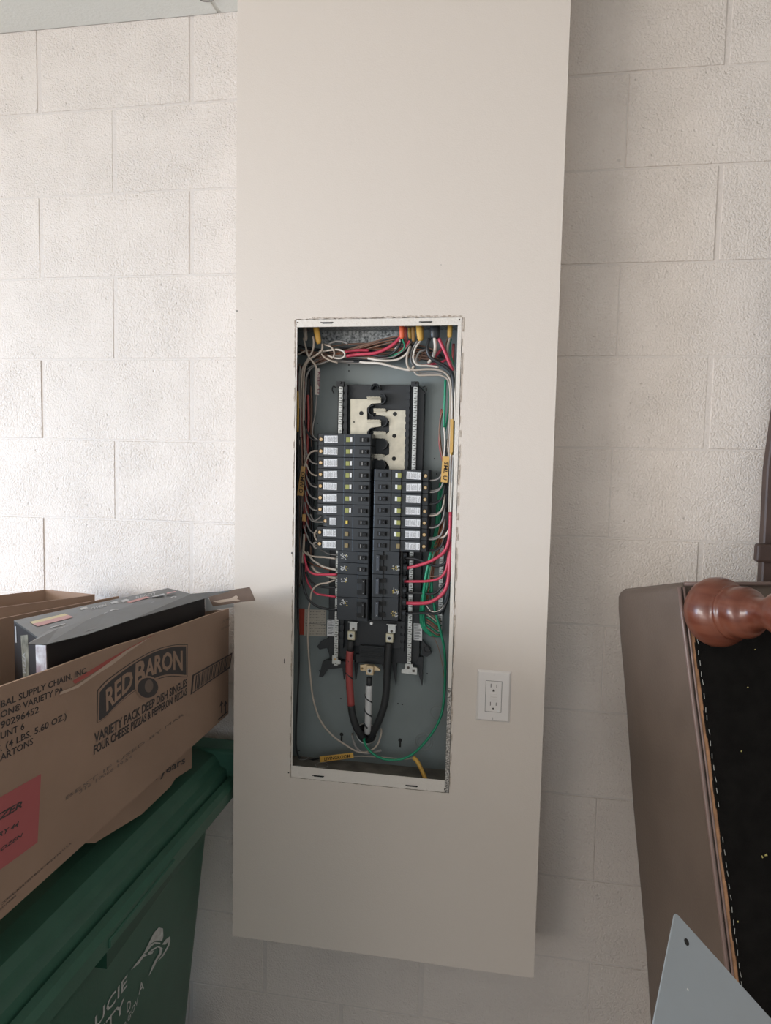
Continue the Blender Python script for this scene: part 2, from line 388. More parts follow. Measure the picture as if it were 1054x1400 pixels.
# ------- back-plate details
mb = MB()
for px, py in ((477, 499), (477, 507), (560, 507), (434, 579), (437, 917), (584, 921), (466, 955), (544, 962), (550, 963), (409, 1026), (594, 627), (597, 648)): disc(mb, px, py, Bk, .0016)
for px, py in ((467, 1004), (547, 1012)):
    disc(mb, px, py, Bk, .0045); c = PY(px, py+6, Bk); mb.box(c.x-.0022, c.x+.0022, Bk-.0006, Bk, c.z-.006, c.z+.006)
mb.build('mounting_hole', M['dark'], panel)
def ringmesh(mb, c, r, w_, ax='y', mi=0, n=28):
    vs = []; fs = []
    for i in range(n):
        q = 2*math.pi*i/n
        for rr, d in ((r, 0), (r+w_/2, .0007), (r+w_, 0)):
            vs.append(c+(Vector((math.cos(q)*rr, -d, math.sin(q)*rr)) if ax == 'y' else Vector((math.cos(q)*rr, math.sin(q)*rr, d))))
    for i in range(n):
        j = (i+1) % n
        for k in range(2): fs.append((i*3+k, i*3+k+1, j*3+k+1, j*3+k))
    mb.add(vs, fs, mi)
mb = MB()
ringmesh(mb, PY(597, 974, Bk), .014, .0012); ringmesh(mb, PY(580, 1014, Bk), .020, .0012); ringmesh(mb, PY(580, 1014, Bk), .014, .001)
for px, py, r in ((414, 1036, .012), (406, 1050, .012), (428, 1052, .010), (440, 1046, .014)):
    ringmesh(mb, PZ(px, py, EZ0+t+.0002), r, .0009, 'z')
mb.build('knockout_ring', M['knock'], panel)
mb = MB(); c = PY(501, 1003, Bk)
ringmesh(mb, c, .0235, .003, n=36); mb.build('conduit_bushing', M['silver'], panel, label='shiny metal conduit bushing')
mb = MB(); mb.cyl(c, (0, -1, 0), .0235, .0008, 30); mb.build('conduit_opening', M['dark'], panel)
# ------- black interior base
def at(px, py, d): return PY(px, py, Bk-d)
YB = .020
zT = at(520, 526, YB).z
xBl = at(461, 600, YB).x; xBr = at(579, 600, YB).x; zBot = at(520, 905, YB).z
mb = MB()
pts = [(at(470, 530, YB).x, zT), (at(572, 530, YB).x, zT), (xBr, zT-.016), (xBr, zT-.20), (xBr+.003, zT-.21), (xBr+.003, zBot+.02), (xBr-.004, zBot), (xBl-.01, zBot), (xBl-.014, zBot+.03), (xBl-.014, zT-.21), (xBl, zT-.20), (xBl, zT-.014)]
mb.prism([(x, Bk-.0004, z) for x, z in pts], (0, -YB, 0))
base = fixn(mb.build('interior_base', M['blackp'], panel)); bevel(base, .0012)
# rails either side of the bus plates
mb = MB()
for px in (473.5, 557.5):
    x = at(px, 600, YB).x; mb.box(x-.0032, x+.0032, Bk-.0335, Bk-YB, zBot+.03, zT-.002)
    z = zT-.012
    while z > zBot+.04: mb.box(x-.0045, x+.0045, Bk-.036, Bk-.0335, z-.0055, z+.0055); z -= .0165
fixn(mb.build('bus_rail', M['blackp'], panel))
mb = MB()
for px in (467, 568):
    x = at(px, 524, YB).x; mb.box(x-.008, x+.008, Bk-.034, Bk-YB+.002, zT-.006, zT+.006)
    mb.cyl((x, Bk-.034, zT+.003), (0, -1, 0), .003, .004, 8)
for s, px in ((-1, 459), (1, 578)):   # clip ears
    x = at(px, 530, YB).x
    mb.tube(smooth_path([(x, Bk-.02, zT-.006), (x+s*.006, Bk-.02, zT-.004), (x+s*.008, Bk-.02, zT-.012), (x+s*.004, Bk-.02, zT-.02)]), .0014, 6)
mb.build('clip', M['blackp'], panel)
# centre divider blocks with round barriers around the stabs
def arc_barrier(mb, px, py, r=.011, d0=YB, d1=.040, a0=-90, a1=90, th=.0022, n=12):
    c = at(px, py, d1); o_ = []; i_ = []
    for k in range(n+1):
        q = math.radians(a0+(a1-a0)*k/n); o_.append(c+Vector((math.cos(q)*r, 0, math.sin(q)*r))); i_.append(c+Vector((math.cos(q)*(r-th), 0, math.sin(q)*(r-th))))
    for k in range(n): mb.prism([o_[k], o_[k+1], i_[k+1], i_[k]], (0, d1-d0, 0))
mb = MB()
for px, py, a0, a1 in ((520, 545, -90, 95), (522, 576, -90, 90), (522, 607, -90, 90), (520, 636, -60, 90), (510, 561, 90, 270), (510, 592, 90, 270)):
    arc_barrier(mb, px, py, .0125, a0=a0, a1=a1)
arc_barrier(mb, 513, 531, .0115, a0=-10, a1=190, th=.002)
arc_barrier(mb, 513, 531, .0075, a0=-10, a1=190, th=.001)
fixn(mb.build('stab_barrier', M['blackp'], panel))
# bus plates with fingers
D1 = .031
def bus(name, pts_px, fingers, holes):
    pts = [at(px, py, D1) for px, py in pts_px]
    mb = MB().prism(pts, (0, .002, 0))
    o = bevel(fixn(mb.build(name, M['tin'], panel, label='tin plated bus plate')), .0004)
    for x0, x1, py in fingers:
        a = at(x0, py, D1); b = at(x1, py, D1)
        f = MB().box(a.x, b.x, a.y-.0015, a.y+.0008, a.z-.0042, a.z+.0042)
        xm = b.x-.004 if x1 > x0 and name == 'bus_plate' and x0 < 505 else a.x+.004
        f.box(min(a.x, b.x)+.001, max(a.x, b.x)-.001, a.y-.012, a.y-.0015, a.z+.0030, a.z+.0046)
        f.box(min(a.x, b.x)+.001, max(a.x, b.x)-.001, a.y-.010, a.y-.0015, a.z-.0012, a.z+.0002)
        for q in range(3):
            xx = a.x+(b.x-a.x)*(.25+.25*q); f.cyl((xx, a.y-.012, a.z+.0038), (0, -1, 0), .0013, .001, 6)
        fixn(f.build('stab', M['tin'], o))
    h = MB()
    for px, py, r in holes: h.cyl(at(px, py, D1+.0001), (0, -1, 0), r, .0004, 14)
    h.build('bus_hole', M['dark'], o)
bus('bus_plate', [(479, 545.5), (521, 545.5), (521, 551), (508, 552), (502, 558), (502, 577), (521, 578), (521, 583), (507, 585), (502, 590), (502, 600), (479, 600)], [(502, 521, 546), (502, 521, 577)], [(494, 565, .0050), (484, 577, .0018)])
bus('bus_plate', [(555, 561), (532, 561), (527, 563), (514, 562), (514, 567), (526, 569), (532, 576), (532, 590), (527, 594), (513, 594), (513, 599), (526, 600), (532, 607), (532, 621), (524, 624), (516, 624), (516, 629), (527, 630), (532, 638), (532, 645), (553.5, 645)], [(511, 528, 562), (511, 528, 593), (512, 526, 624)], [(540, 566, .0050), (539, 596, .0048), (538.5, 627, .0048)])
# neutral bars
def termbar(px, y0, y1, wd, d, name, lab, n=None, end=None):
    a = at(px[0], y0, d); b = at(px[1], y1, d)
    mb = MB().prism([(a.x-wd, a.y, a.z), (a.x+wd, a.y, a.z), (b.x+wd, b.y, b.z), (b.x-wd, b.y, b.z)], (0, .008, 0))
    L = (a-b).length; n = n or int(L/.0105)
    for i in range(n):
        p = a.lerp(b, (i+.5)/n); mb.cyl(p+Vector((random.uniform(-.001, .001), 0, 0)), (0, -1, 0), .0027, .0015, 8)
        q = random.uniform(0, 3.1); mb.box(p.x-.0026, p.x+.0026, p.y-.0017, p.y-.0012, p.z-.0007, p.z+.0007, 1)
        mb.box(p.x-wd, p.x+wd, p.y-.0002, p.y+.001, p.z+.0044, p.z+.0052, 1)
        mb.box(p.x+wd*.2, p.x+wd, p.y-.0002, p.y+.001, p.z+.0036, p.z+.0052, 1)
    return fixn(mb.build(name, [M['silver'], M['dark']], panel, label=lab))
termbar((466, 459), 528, 910, .0044, .034, 'neutral_bar', 'silver neutral bar with set screws')
termbar((568, 559), 528, 910, .0044, .034, 'neutral_bar', 'silver neutral bar with set screws')
termbar((604, 601), 745, 868, .0046, .016, 'ground_bar', 'silver ground bar with set screws')
# bottom end of the bars: tabs
a = at(458, 903, .036)
mb = MB().prism([a+Vector(v) for v in ((-.007, 0, .012), (.004, 0, .012), (.004, 0, .002), (.013, 0, .001), (.013, 0, -.008), (.004, 0, -.009), (.002, 0, -.004), (-.001, 0, -.008), (-.007, 0, -.008))], (0, .003, 0))
mb.cyl(a+Vector((0, -.0002, .003)), (0, -1, 0), .003, .001, 10, 1)
bevel(fixn(mb.build('bonding_tab', [M['silver'], M['brass']], panel)), .0003)
a = at(560, 915, .036)
mb = MB().prism([a+Vector(v) for v in ((-.019, 0, -.010), (-.019, 0, -.002), (-.012, 0, 0), (-.010, 0, .012), (.006, 0, .012), (.008, 0, .005), (.017, 0, .004), (.017, 0, -.012))], (0, .003, 0))
mb.cyl(a+Vector((-.003, -.0002, .004)), (0, -1, 0), .0034, .0012, 10, 1); mb.box(a.x+.006, a.x+.012, a.y-.0006, a.y+.001, a.z-.006, a.z, 1)
bevel(fixn(mb.build('bonding_tab', [M['silver'], M['slot']], panel)), .0003)
# lower interior: black housing around the main lugs, feet
mb = MB()
x0, x1 = at(474, 880, .03).x, at(548, 880, .03).x
z1 = at(510, 848, .04).z
mb.box(x0, x1, Bk-.034, Bk-YB, at(510, 884, .03).z, z1)
mb.box(at(492, 0, .04).x if False else at(492, 880, .042).x, at(526, 880, .042).x, Bk-.046, Bk-.03, at(510, 899, .042).z, at(510, 883, .042).z)
for k in range(9):
    z = at(510, 885+k*1.6, .042).z; mb.box(at(493, 880, .042).x, at(525, 880, .042).x, Bk-.047, Bk-.045, z-.0006, z+.0006)
mb.box(at(486, 905, .03).x, at(530, 905, .03).x, Bk-.028, Bk-.01, at(510, 908, .03).z, at(510, 896, .03).z)
bevel(fixn(mb.build('lug_housing', M['blackp'], panel)), .001)
def fin(p): # pixel polygon at depth
    return [at(px, py, dd) for px, py, dd in p]
mb = MB()
for poly in ([(448, 902, .02), (441, 905, .02), (436, 925, .02), (441, 926, .02), (448, 915, .02), (468, 913, .02), (470, 930, .02), (473, 905, .02)],
             [(533, 905, .02), (529, 930, .02), (524, 915, .02), (521, 905, .02)], [(542, 905, .02), (541, 937, .02), (537, 915, .02), (536, 905, .02)],
             [(578, 898, .02), (577, 938, .02), (573, 925, .02), (571, 910, .02), (556, 910, .02), (556, 898, .02)], [(489, 905, .02), (486, 930, .02), (484, 905, .02)],
             [(449, 872, .02), (438, 878, .02), (433, 884, .02), (437, 888, .02), (447, 886, .02), (452, 900, .02), (458, 900, .02), (458, 870, .02)],
             [(577, 875, .02), (586, 886, .02), (590, 893, .02), (584, 898, .02), (577, 896, .02)]):
    mb.prism(fin(poly), (0, .012, 0))
fixn(mb.build('base_foot', M['blackp'], panel))
mb = MB(); ringmesh(mb, at(584, 887, .021), .006, .003); mb.build('cable_clip', M['blackp'], panel)
# main lugs
def lug(px, py, strap=True, m='lug', w_=.0088, d=.052, name='main_lug'):
    c = at(px, py, d); mb = MB()
    mb.box(c.x-w_, c.x+w_, c.y, c.y+.016, c.z-.0105, c.z+.0105)
    o = bevel(fixn(mb.build(name, M[m], panel)), .001)
    mb = MB().cyl(c, (0, -1, 0), .0058, .0016, 18, 0).cyl(c+Vector((0, -.0016, 0)), (0, -1, 0), .0036, .0004, 6, 1)
    fixn(mb.build('lug_screw', [M['silver'], M['dark']], o))
    if strap:
        a = at(px+3, py-13, d-.006); mb = MB().box(a.x-.0085, a.x+.0085, a.y, a.y+.003, a.z-.010, a.z+.008)
        mb.box(a.x-.0115, a.x+.0115, a.y-.003, a.y+.001, a.z+.0085, a.z+.0105)
        mb.cyl(a+Vector((0, -.0002, -.006)), (0, -1, 0), .003, .0008, 10, 1)
        for k in range(5): mb.cyl(a+Vector((-.008+.004*k, -.003, .0095)), (0, -1, 0), .0012, .0008, 6, 0)
        fixn(mb.build('lug_strap', [M['silver'], M['slot']], o))
lug(480, 869); lug(532.5, 872.5)
c = at(506, 914, .048)
mb = MB().prism([c+Vector(v) for v in ((-.024, 0, .006), (-.010, 0, .009), (.010, 0, .007), (.016, 0, .004), (.022, 0, .001), (.024, 0, -.004), (.012, 0, -.004), (.006, 0, -.009), (-.006, 0, -.009), (-.012, 0, -.006), (-.022, 0, -.007))], (0, .006, 0))
bevel(fixn(mb.build('neutral_strap', M['goldlug'], panel)), .0005)
mb = MB().cyl(at(494.5, 914, .0485), (0, -1, 0), .0036, .0015, 14).box(at(494.5, 914, .05).x-.003, at(494.5, 914, .05).x+.003, Bk-.0503, Bk-.0499, c.z-.0006, c.z+.0006, 1)
mb.build('neutral_screw', [M['brass'], M['dark']], panel)
lug(505.5, 917, False, 'goldlug', .0085, .056, 'neutral_lug')
mb = MB().cyl(at(508, 852, .06), (0, -1, 0), .0034, .003, 10); mb.build('retaining_screw', M['white'], panel)
# ================================================================== BREAKERS (parts), with their own sub-parts
YF = .074     # face of the breakers above the back plate
def rowz(px, py): return at(px, py, YF).z
zL0 = rowz(470, 601); pitchL = (rowz(470, 593.3)-rowz(470, 848.5))/16
zR0 = rowz(548, 650); pitchR = (rowz(548, 642.5)-rowz(548, 850.5))/13
X = lambda px: at(px, 700, YF).x
# x positions measured near y=700; breakers stand plumb
xc = (X(507)+X(509.5))/2
X2 = lambda px: at(px, 700, YF-.018).x
XLi, XLo, XLs, XLm = X(506), X2(432.5), X2(441.5), X(459.5)
XRi, XRo, XRm = X(510), X2(587.5), X(550)
def lab_mesh(xa, xb, y, zc, h, rot, flip, seed):
    rnd = random.Random(seed); mb = MB()
    def T(u, v, dy=0):
        x = xa+(xb-xa)*u; z = zc-h/2+h*v; cx, cz = (xa+xb)/2, zc
        return Vector((cx+(x-cx)*math.cos(rot)-(z-cz)*math.sin(rot), y-dy, cz+(x-cx)*math.sin(rot)+(z-cz)*math.cos(rot)))
    mb.prism([T(0, 0), T(1, 0), T(1, 1), T(0, 1)], (0, -.0005, 0), 0)
    def bar(u0, u1, v0, v1): mb.add([T(u0, v0, .0007), T(u1, v0, .0007), T(u1, v1, .0007), T(u0, v1, .0007)], [(0, 1, 2, 3)], 1)
    U = (lambda a: 1-a) if flip else (lambda a: a)
    for (u, w_, v0, v1) in ((.07, .012, .2, .8), (.12, .008, .1, .6), (.25, .012, .0, 1.), (.33, .01, .15, .75), (.38, .01, .15, .9), (.43, .01, .2, .7), (.48, .012, .1, .85), (.55, .01, .2, .8), (.60, .01, .1, .7), (.66, .01, .15, .9), (.76, .02, .1, .9), (.82, .012, .1, .85), (.88, .012, .15, .8), (.94, .02, .12, .9)):
        v = v0
        while v < v1:
            l = rnd.uniform(.08, .25); bar(min(U(u), U(u+w_)), max(U(u), U(u+w_))+.008, v, min(v1, v+l)); v += l+rnd.uniform(.02, .06)
    return mb
def breaker(side, r, kind, lab=None):
    s = 1 if side == 'L' else -1
    inner = XLi if side == 'L' else XRi
    outer = {'gfci': XLo if side == 'L' else XRo, 'short': XLs, 'std': XLm if side == 'L' else XRm, 'double': XLm if side == 'L' else XRm}[kind]
    pitch = pitchL if side == 'L' else pitchR
    n = 2 if kind == 'double' else 1
    zc = (zL0 if side == 'L' else zR0)-(r+(n-1)/2)*pitch
    h = pitch*n-.0007
    def y(d): return Bk-d
    D = YF
    L = abs(inner-outer)
    def xx(d): return outer+s*d       # d = distance from the outer end towards the centre
    if kind in ('gfci', 'short'):
        prof = [(0, .024), (0, D-.020), (.002, D-.016), (.0045, D-.012), (.0165, D-.012), (.0185, D-.004), (L-.062, D-.004), (L-.061, D-.0015), (L-.0395, D-.0015), (L-.0390, D), (L-.002, D), (L, D-.003), (L, .024)]
        if kind == 'short': prof = [(0, .024), (0, D-.018), (.010, D-.013), (.012, D-.004)] + prof[6:]
    else:
        prof = [(0, .024), (0, D-.022), (.004, D-.020), (.005, D-.003), (L-.026, D-.003), (L-.025, D), (L-.002, D), (L, D-.003), (L, .024)]
    poly = [Vector((xx(d), y(e), zc-h/2)) for d, e in prof]
    o = bevel(fixn(MB().prism(poly, (0, 0, h)).build('circuit_breaker', M['breaker'], panel, label=lab)), .0005)
    # recess and handle
    hx = xx(L-.0125)
    for q in range(n):
        zz = zc+(h/2-pitch/2)*(1-2*q) if n == 2 else zc
        a, b = sorted((xx(L-.0265), xx(L-.0050))) if side == 'L' else sorted((xx(L-.0105), xx(L-.0325)))
        box('handle_recess', a, b, y(D+.0006), y(D-.001), zz-.0052, zz+.0052, M['dark'], o)
        # handle
        p0 = xx(L-.0165); p1 = xx(L-.0070)
        if side == 'R': p0, p1 = xx(L-.0300), xx(L-.0200)
        if kind != 'double':
            a, b = sorted((p0, p1))
            mb = MB().prism([Vector((a, y(D), zz-.0042)), Vector((b, y(D), zz-.0042)), Vector((b-.001, y(D+.006), zz-.0042)), Vector((a+.0015, y(D+.0075), zz-.0042))], (0, 0, .0084))
            w0 = xx(L-.0200) if side == 'L' else xx(L-.0150)
            mb.box(w0-.0010, w0+.0012 if side == 'L' else w0+.0026, y(D+.0014), y(D), zz-.0036, zz+.0036, 2 if side == 'L' else 1)
            mb.cyl(((a+b)/2, y(D+.0070), zz), (0, -1, 0), .0010, .0006, 6, 1)
            fixn(mb.build('handle', [M['handle'], M['handleg'], M['wgrey']], o))
    if kind == 'double':
        p0 = xx(L-.0155); p1 = xx(L-.0065)
        if side == 'R': p0, p1 = xx(L-.0185), xx(L-.0095)
        a, b = sorted((p0, p1)); zt2 = zc+pitch/2+.0042; zb2 = zc-pitch/2-.0042
        mb = MB().prism([Vector((a, y(D), zb2)), Vector((b, y(D), zb2)), Vector((b-.001, y(D+.008), zb2)), Vector((a+.0015, y(D+.009), zb2))], (0, 0, zt2-zb2))
        for zq in (zt2-.004, zb2+.004): mb.cyl(((a+b)/2, y(D+.0085), zq), (0, -1, 0), .0010, .0006, 6, 1)
        bevel(fixn(mb.build('handle_tie', [M['handle'] if side == 'L' else M['handleg'], M['white']], o)), .0006)
    if kind in ('gfci', 'short'):
        # label, test button, screw
        l0, l1 = (.0195, .0505) if kind == 'gfci' else (.019, .0345)
        if side == 'R': l0, l1 = .0195, .0515
        a, b = sorted((xx(l0+random.uniform(-.001, .001)), xx(l1)))
        lab_mesh(a, b, y(D-.004)-.0001, zc+.0004, .0158, random.uniform(-.05, .05), side == 'R', r*7+ord(side)).build('rating_label', [M['paper'], M['ink']], o)
        tb = xx(L-.0525)
        if side == 'R': tb = xx(L-.0575)
        brown = side == 'L' and r in (8, 9) or (side == 'R' and r == 6)
        if kind == 'gfci':
            g0 = MB().box(tb-.0042, tb+.0042, y(D+.0016), y(D-.002), zc-.0052, zc+.0048, 0)
            bevel(fixn(g0.build('test_button', M['brownb'] if brown else M['olive'], o)), .0006)
            if not brown:
                wx = tb+s*.0068; box('button_sticker', wx-.0023, wx+.0023, y(D+.0004), y(D-.002), zc-.0046, zc+.0052, M['white'], o)
        else: box('test_button', tb-.0024, tb+.0024, y(D+.0018), y(D-.002), zc-.0040, zc+.0036, M['yelb'], o, .0004)
        sc = Vector((xx(.0105 if kind == 'gfci' else .0080), y(D-.012), zc))
        mb = MB().cyl(sc, (0, -1, 0), .0052, .0012, 14, 0).cyl(sc+Vector((0, -.0012, 0)), (0, -1, 0), .0038, .0008, 8, 1)
        q = random.uniform(0, 3.1); dv = Vector((math.cos(q), 0, math.sin(q)))
        mb.tube([sc-dv*.0028+Vector((0, -.0021, 0)), sc+dv*.0028+Vector((0, -.0021, 0))], .0005, 4, 2)
        fixn(mb.build('terminal_screw', [M['dark'], M['brass'], M['white']], o))
    else:
        # little rating print
        rnd = random.Random(r*3+(5 if side == 'L' else 9)); mb = MB()
        x0_ = xx(.006) if side == 'L' else xx(L-.030); sgn = 1 if side == 'L' else -1
        xa = xx(.0110) if side == 'L' else min(xx(.004), xx(.0215))
        zq = zc+(pitch/2 if (n == 2 and side == 'L') else 0) - (pitch*.45 if (n == 2 and side == 'R') else 0)
        for i in range(26):
            u = rnd.uniform(0, .016); v = rnd.uniform(-.0058, .0052); hz = rnd.random() < .5
            l = rnd.uniform(.0015, .004); wd = .0007
            mb.box(xa+u, xa+u+(l if hz else wd), y(D-.003)-.0004, y(D-.003), zq+v, zq+v+(wd if hz else l), 1 if ((u > .011) == (side == 'L') and rnd.random() < .7) else 0)
        mb.build('rating_print', [M['white'], M['yelb']], o)
        if side == 'R':
            for q in range(2):   # open terminals at the outer end
                zz = zc+(pitch/2)*(1-2*q)
                sc = Vector((xx(-.0045), y(.046), zz)); mb = MB().box(sc.x-.0045, sc.x+.0045, sc.y, sc.y+.02, sc.z-.0075, sc.z+.0075).cyl(sc, (0, -1, 0), .0036, .0012, 10, 1)
                fixn(mb.build('terminal', [M['handle'], M['handleg']], o))
    return zc
rowsL = []
for r in range(10): rowsL.append(breaker('L', r, 'short' if r == 7 else 'gfci', 'shorter breaker with a yellow test button' if r == 7 else None))
rowsL += [breaker('L', 10, 'std'), breaker('L', 11, 'std')]
zd1 = breaker('L', 12, 'double', 'double pole breaker with handle tie'); zd2 = breaker('L', 14, 'double', 'double pole breaker with handle tie')
rowsR = [breaker('R', r, 'gfci') for r in range(7)]
zr = [breaker('R', r, 'double', 'double pole breaker with grey handle tie') for r in (7, 9, 11)]
# ================================================================== WIRES
def wire(pts, m, r=.0022, name='wire', lab=None, seg=6, par=None, sm=5):
    P = smooth_path([at(px, py, d) for px, py, d in pts], sm)
    o = MB().tube(P, r*(1.12 if r < .004 else 1), seg).build(name, M[m], par or panel, True)
    if lab: o['label'] = lab
    return o
R_ = random.Random(11)
def strands(n, path, mats, spread=2.0, r=(.0016, .0023), dj=.006):
    n = int(n*1.5)
    for i in range(n):
        ox = R_.uniform(-spread, spread); oy = R_.uniform(-spread, spread)
        wire([(px+ox+R_.uniform(-.8, .8), py+oy+R_.uniform(-.6, .6), max(.006, d+R_.uniform(-dj, dj))) for px, py, d in path], R_.choice(mats), R_.uniform(*r))
# --- cable sheaths entering at the top
def sheath(px, m, py1, w_=.006, d=.045, lab=None, py0=440, lean=0):
    a = at(px, py0, d); b = at(px+lean, py1, d)
    a.z = min(a.z, OZ1-t-.0065)
    P = [a, a.lerp(b, .5), a.lerp(b, .85), b]
    o = MB().tube(P, [w_, w_, w_*.95, w_*.6], 10).build('cable_sheath', M[m], panel, True)
    for v in o.data.vertices: v.co.y *= .6
    if lab: o['label'] = lab
sheath(432, 'wyellow', 470, .0068, .055, 'yellow cable sheath', lean=4)
sheath(417, 'wbeige', 466, .0045, .05, lean=1)
sheath(549.5, 'worange', 463, .0056, .055, 'orange cable sheath')
sheath(555, 'wredt', 470, .0035, .04)
sheath(561, 'wyellow', 463, .0050, .03, 'yellow cable sheath'); sheath(565, 'tan', 467, .0040, .04)
sheath(573, 'wyellow', 466, .0070, .055, 'yellow cable sheath', lean=2); sheath(577, 'tan', 465, .0050, .035)
sheath(594.5, 'wblack', 464, .0108, .060, 'thick black cable sheath')
sheath(615.5, 'wyellow', 462, .0055, .05, 'yellow cable sheath', lean=-1)
# --- horizontal runs across the top
strands(7, [(440, 492, .030), (470, 484, .030), (500, 474, .03), (530, 466, .03), (552, 462, .03)], ['wbrown', 'wcopper', 'wblack', 'wbrown'], 4, (.0010, .0018))
strands(6, [(425, 500, .030), (450, 490, .03), (480, 492, .03), (520, 492, .03), (552, 484, .03), (563, 470, .03)], ['wblack', 'wgrey', 'wblack', 'wbrown'], 4)
strands(4, [(455, 478, .02), (490, 474, .02), (530, 474, .02), (575, 476, .02), (605, 486, .02)], ['wblack', 'wbrown', 'wcopper'], 5, (.0014, .002))
wire([(447, 472, .045), (458, 467, .045), (468, 467, .045), (476, 470, .045)], 'wgrey', .0022)
wire([(474, 487, .040), (490, 484.5, .045), (512, 483, .048), (530, 476, .05), (541, 468, .052), (548, 460, .052)], 'wred', .0035, lab='thick red wire')
wire([(472, 481, .036), (490, 479, .036), (505, 479, .036)], 'wred', .0030)
wire([(520, 488, .035), (532, 487, .038), (545, 482, .04), (556, 472, .045), (560, 466, .045)], 'wred', .0026)
wire([(505, 485, .04), (522, 487, .045), (535, 484, .045), (545, 474, .05), (549, 462, .05)], 'wblack', .0026)
wire([(510, 490, .04), (525, 490, .045), (540, 487, .045), (554, 477, .045), (561, 468, .045)], 'wgrey', .0016)
wire([(503, 490, .045), (515, 492, .05), (530, 493, .052), (545, 491, .052), (556, 483, .052), (561, 473, .05)], 'wwhite', .0021, lab='off white wire')
wire([(546, 463, .054), (547, 470, .05), (540, 477, .045)], 'wwhite', .0014)
wire([(550, 463, .054), (553, 474, .048), (546, 482, .045), (530, 488, .04)], 'wgreen', .0016)
wire([(488, 494, .03), (500, 496, .04), (520, 497, .05), (540, 502, .052), (560, 506, .052), (566, 501, .052)], 'wwhite', .0026, lab='off white wire')
wire([(560, 474, .05), (556, 490, .055), (558, 502, .055), (566, 506, .055), (583, 505, .055), (600, 506, .055), (612, 513, .052), (617, 528, .05), (617, 570, .045), (614, 620, .04), (611, 660, .035)], 'wbeige', .0024, lab='beige wire')
wire([(575, 466, .055), (568, 476, .058), (565, 490, .058), (571, 499, .058), (585, 500, .056), (600, 502, .055)], 'wwhite', .0022)
wire([(571, 466, .05), (563, 480, .045), (562, 494, .045), (568, 503, .045)], 'wgrey', .0020)
wire([(566, 508, .05), (572, 513, .052), (590, 513, .052), (605, 514, .052), (614, 524, .05), (615, 560, .045), (612, 610, .042), (606, 640, .04)], 'wbeige', .0018)
wire([(567, 503, .045), (574, 510, .045), (592, 510, .045), (606, 511, .048)], 'wgrey', .0018)
wire([(582, 478, .04), (573, 482, .042), (569, 494, .042), (576, 500, .042)], 'wgrey', .0022)
wire([(587, 480, .035), (577, 484, .035), (573, 494, .035)], 'wbrown', .0016)
wire([(594, 462, .062), (595, 475, .06), (592, 488, .05), (586, 496, .04)], 'wwhite', .0040, lab='thick white wire')
wire([(587, 463, .06), (584, 476, .065), (588, 488, .066), (598, 495, .066), (610, 502, .064), (618, 512, .060), (620, 530, .055), (619, 560, .05)], 'wblack', .0040, lab='thick black wire')
wire([(600, 463, .06), (605, 474, .062), (610, 485, .062), (615, 498, .060), (619, 507, .058)], 'wred', .0036, lab='thick red wire')
wire([(604, 477, .045), (598, 484, .045), (592, 490, .04)], 'wred', .0028)
wire([(612, 490, .03), (604, 495, .03), (590, 498, .03), (575, 500, .03)], 'wred', .0026)
wire([(620, 470, .03), (619, 490, .03), (618, 505, .03)], 'wredt', .0028)
wire([(615, 462, .052), (612, 474, .055), (612, 485, .058), (617, 498, .058), (621, 506, .056)], 'wbeige', .0024)
wire([(612, 462, .05), (609, 474, .045), (609, 484, .04)], 'wbrown', .0014)
wire([(617, 463, .048), (615, 478, .05), (618, 492, .052), (621, 500, .05)], 'wgreen', .0014)
# --- left corner
strands(9, [(418, 505, .012), (420, 545, .012), (421, 600, .012), (421, 660, .012), (420, 720, .012), (420, 770, .012)], ['wblack', 'wblack', 'wbrown', 'wblack'], 8, (.0020, .0028), .004)
strands(5, [(410, 478, .02), (430, 482, .02), (460, 486, .02), (500, 487, .02), (545, 482, .02), (600, 490, .02)], ['wblack', 'wblack', 'wbrown'], 7, (.0020, .0026), .006)
wire([(415, 462, .052), (418, 474, .055), (421, 486, .058), (427, 494, .058), (432, 501, .056), (433, 508, .054)], 'wbeige', .0020, lab='beige wire')
wire([(428, 460, .06), (429, 470, .06), (427, 480, .058), (421, 491, .055), (414, 504, .05), (412, 525, .045), (411, 560, .04), (411, 600, .04), (412, 650, .04), (411, 700, .04), (410, 760, .035)], 'wbeige', .0022)
wire([(441, 470, .055), (440, 479, .057), (433, 485, .057), (423, 492, .055), (417, 503, .05), (415, 525, .045), (415, 580, .04), (417, 620, .04), (416, 640, .042)], 'wbeige', .0022)
wire([(443, 471, .05), (452, 474, .055), (457, 481, .057), (456, 488, .055), (453, 490, .05)], 'wbeige', .0019)
wire([(440, 481, .045), (450, 479, .05), (462, 478, .055), (470, 481, .058), (471, 487, .058), (465, 490, .056), (456, 489, .052), (448, 486, .045)], 'wwhite', .0019)
wire([(437, 480, .05), (443, 488, .055), (452, 493, .055), (462, 496, .05)], 'wbeige', .0019)
wire([(420, 505, .04), (428, 500, .045), (440, 497, .045), (452, 493, .04), (470, 494, .04), (486, 494, .035)], 'wgrey', .0018)
wire([(407, 485, .05), (415, 481, .05), (421, 479, .045)], 'wbeige', .0018)
wire([(436, 497, .035), (425, 504, .04), (419, 515, .045), (418, 530, .045), (416, 560, .04), (417, 600, .038), (419, 618, .04)], 'wgrey', .0020)
wire([(411, 500, .05), (409, 520, .05), (409, 560, .045), (408, 620, .045), (409, 700, .045)], 'wgrey', .0020)
strands(9, [(412, 500, .028), (413, 540, .028), (414, 600, .028), (416, 660, .026), (416, 720, .026)], ['wbrown', 'wblack', 'wblack', 'wgrey', 'wredt'], 5, (.0016, .0022))
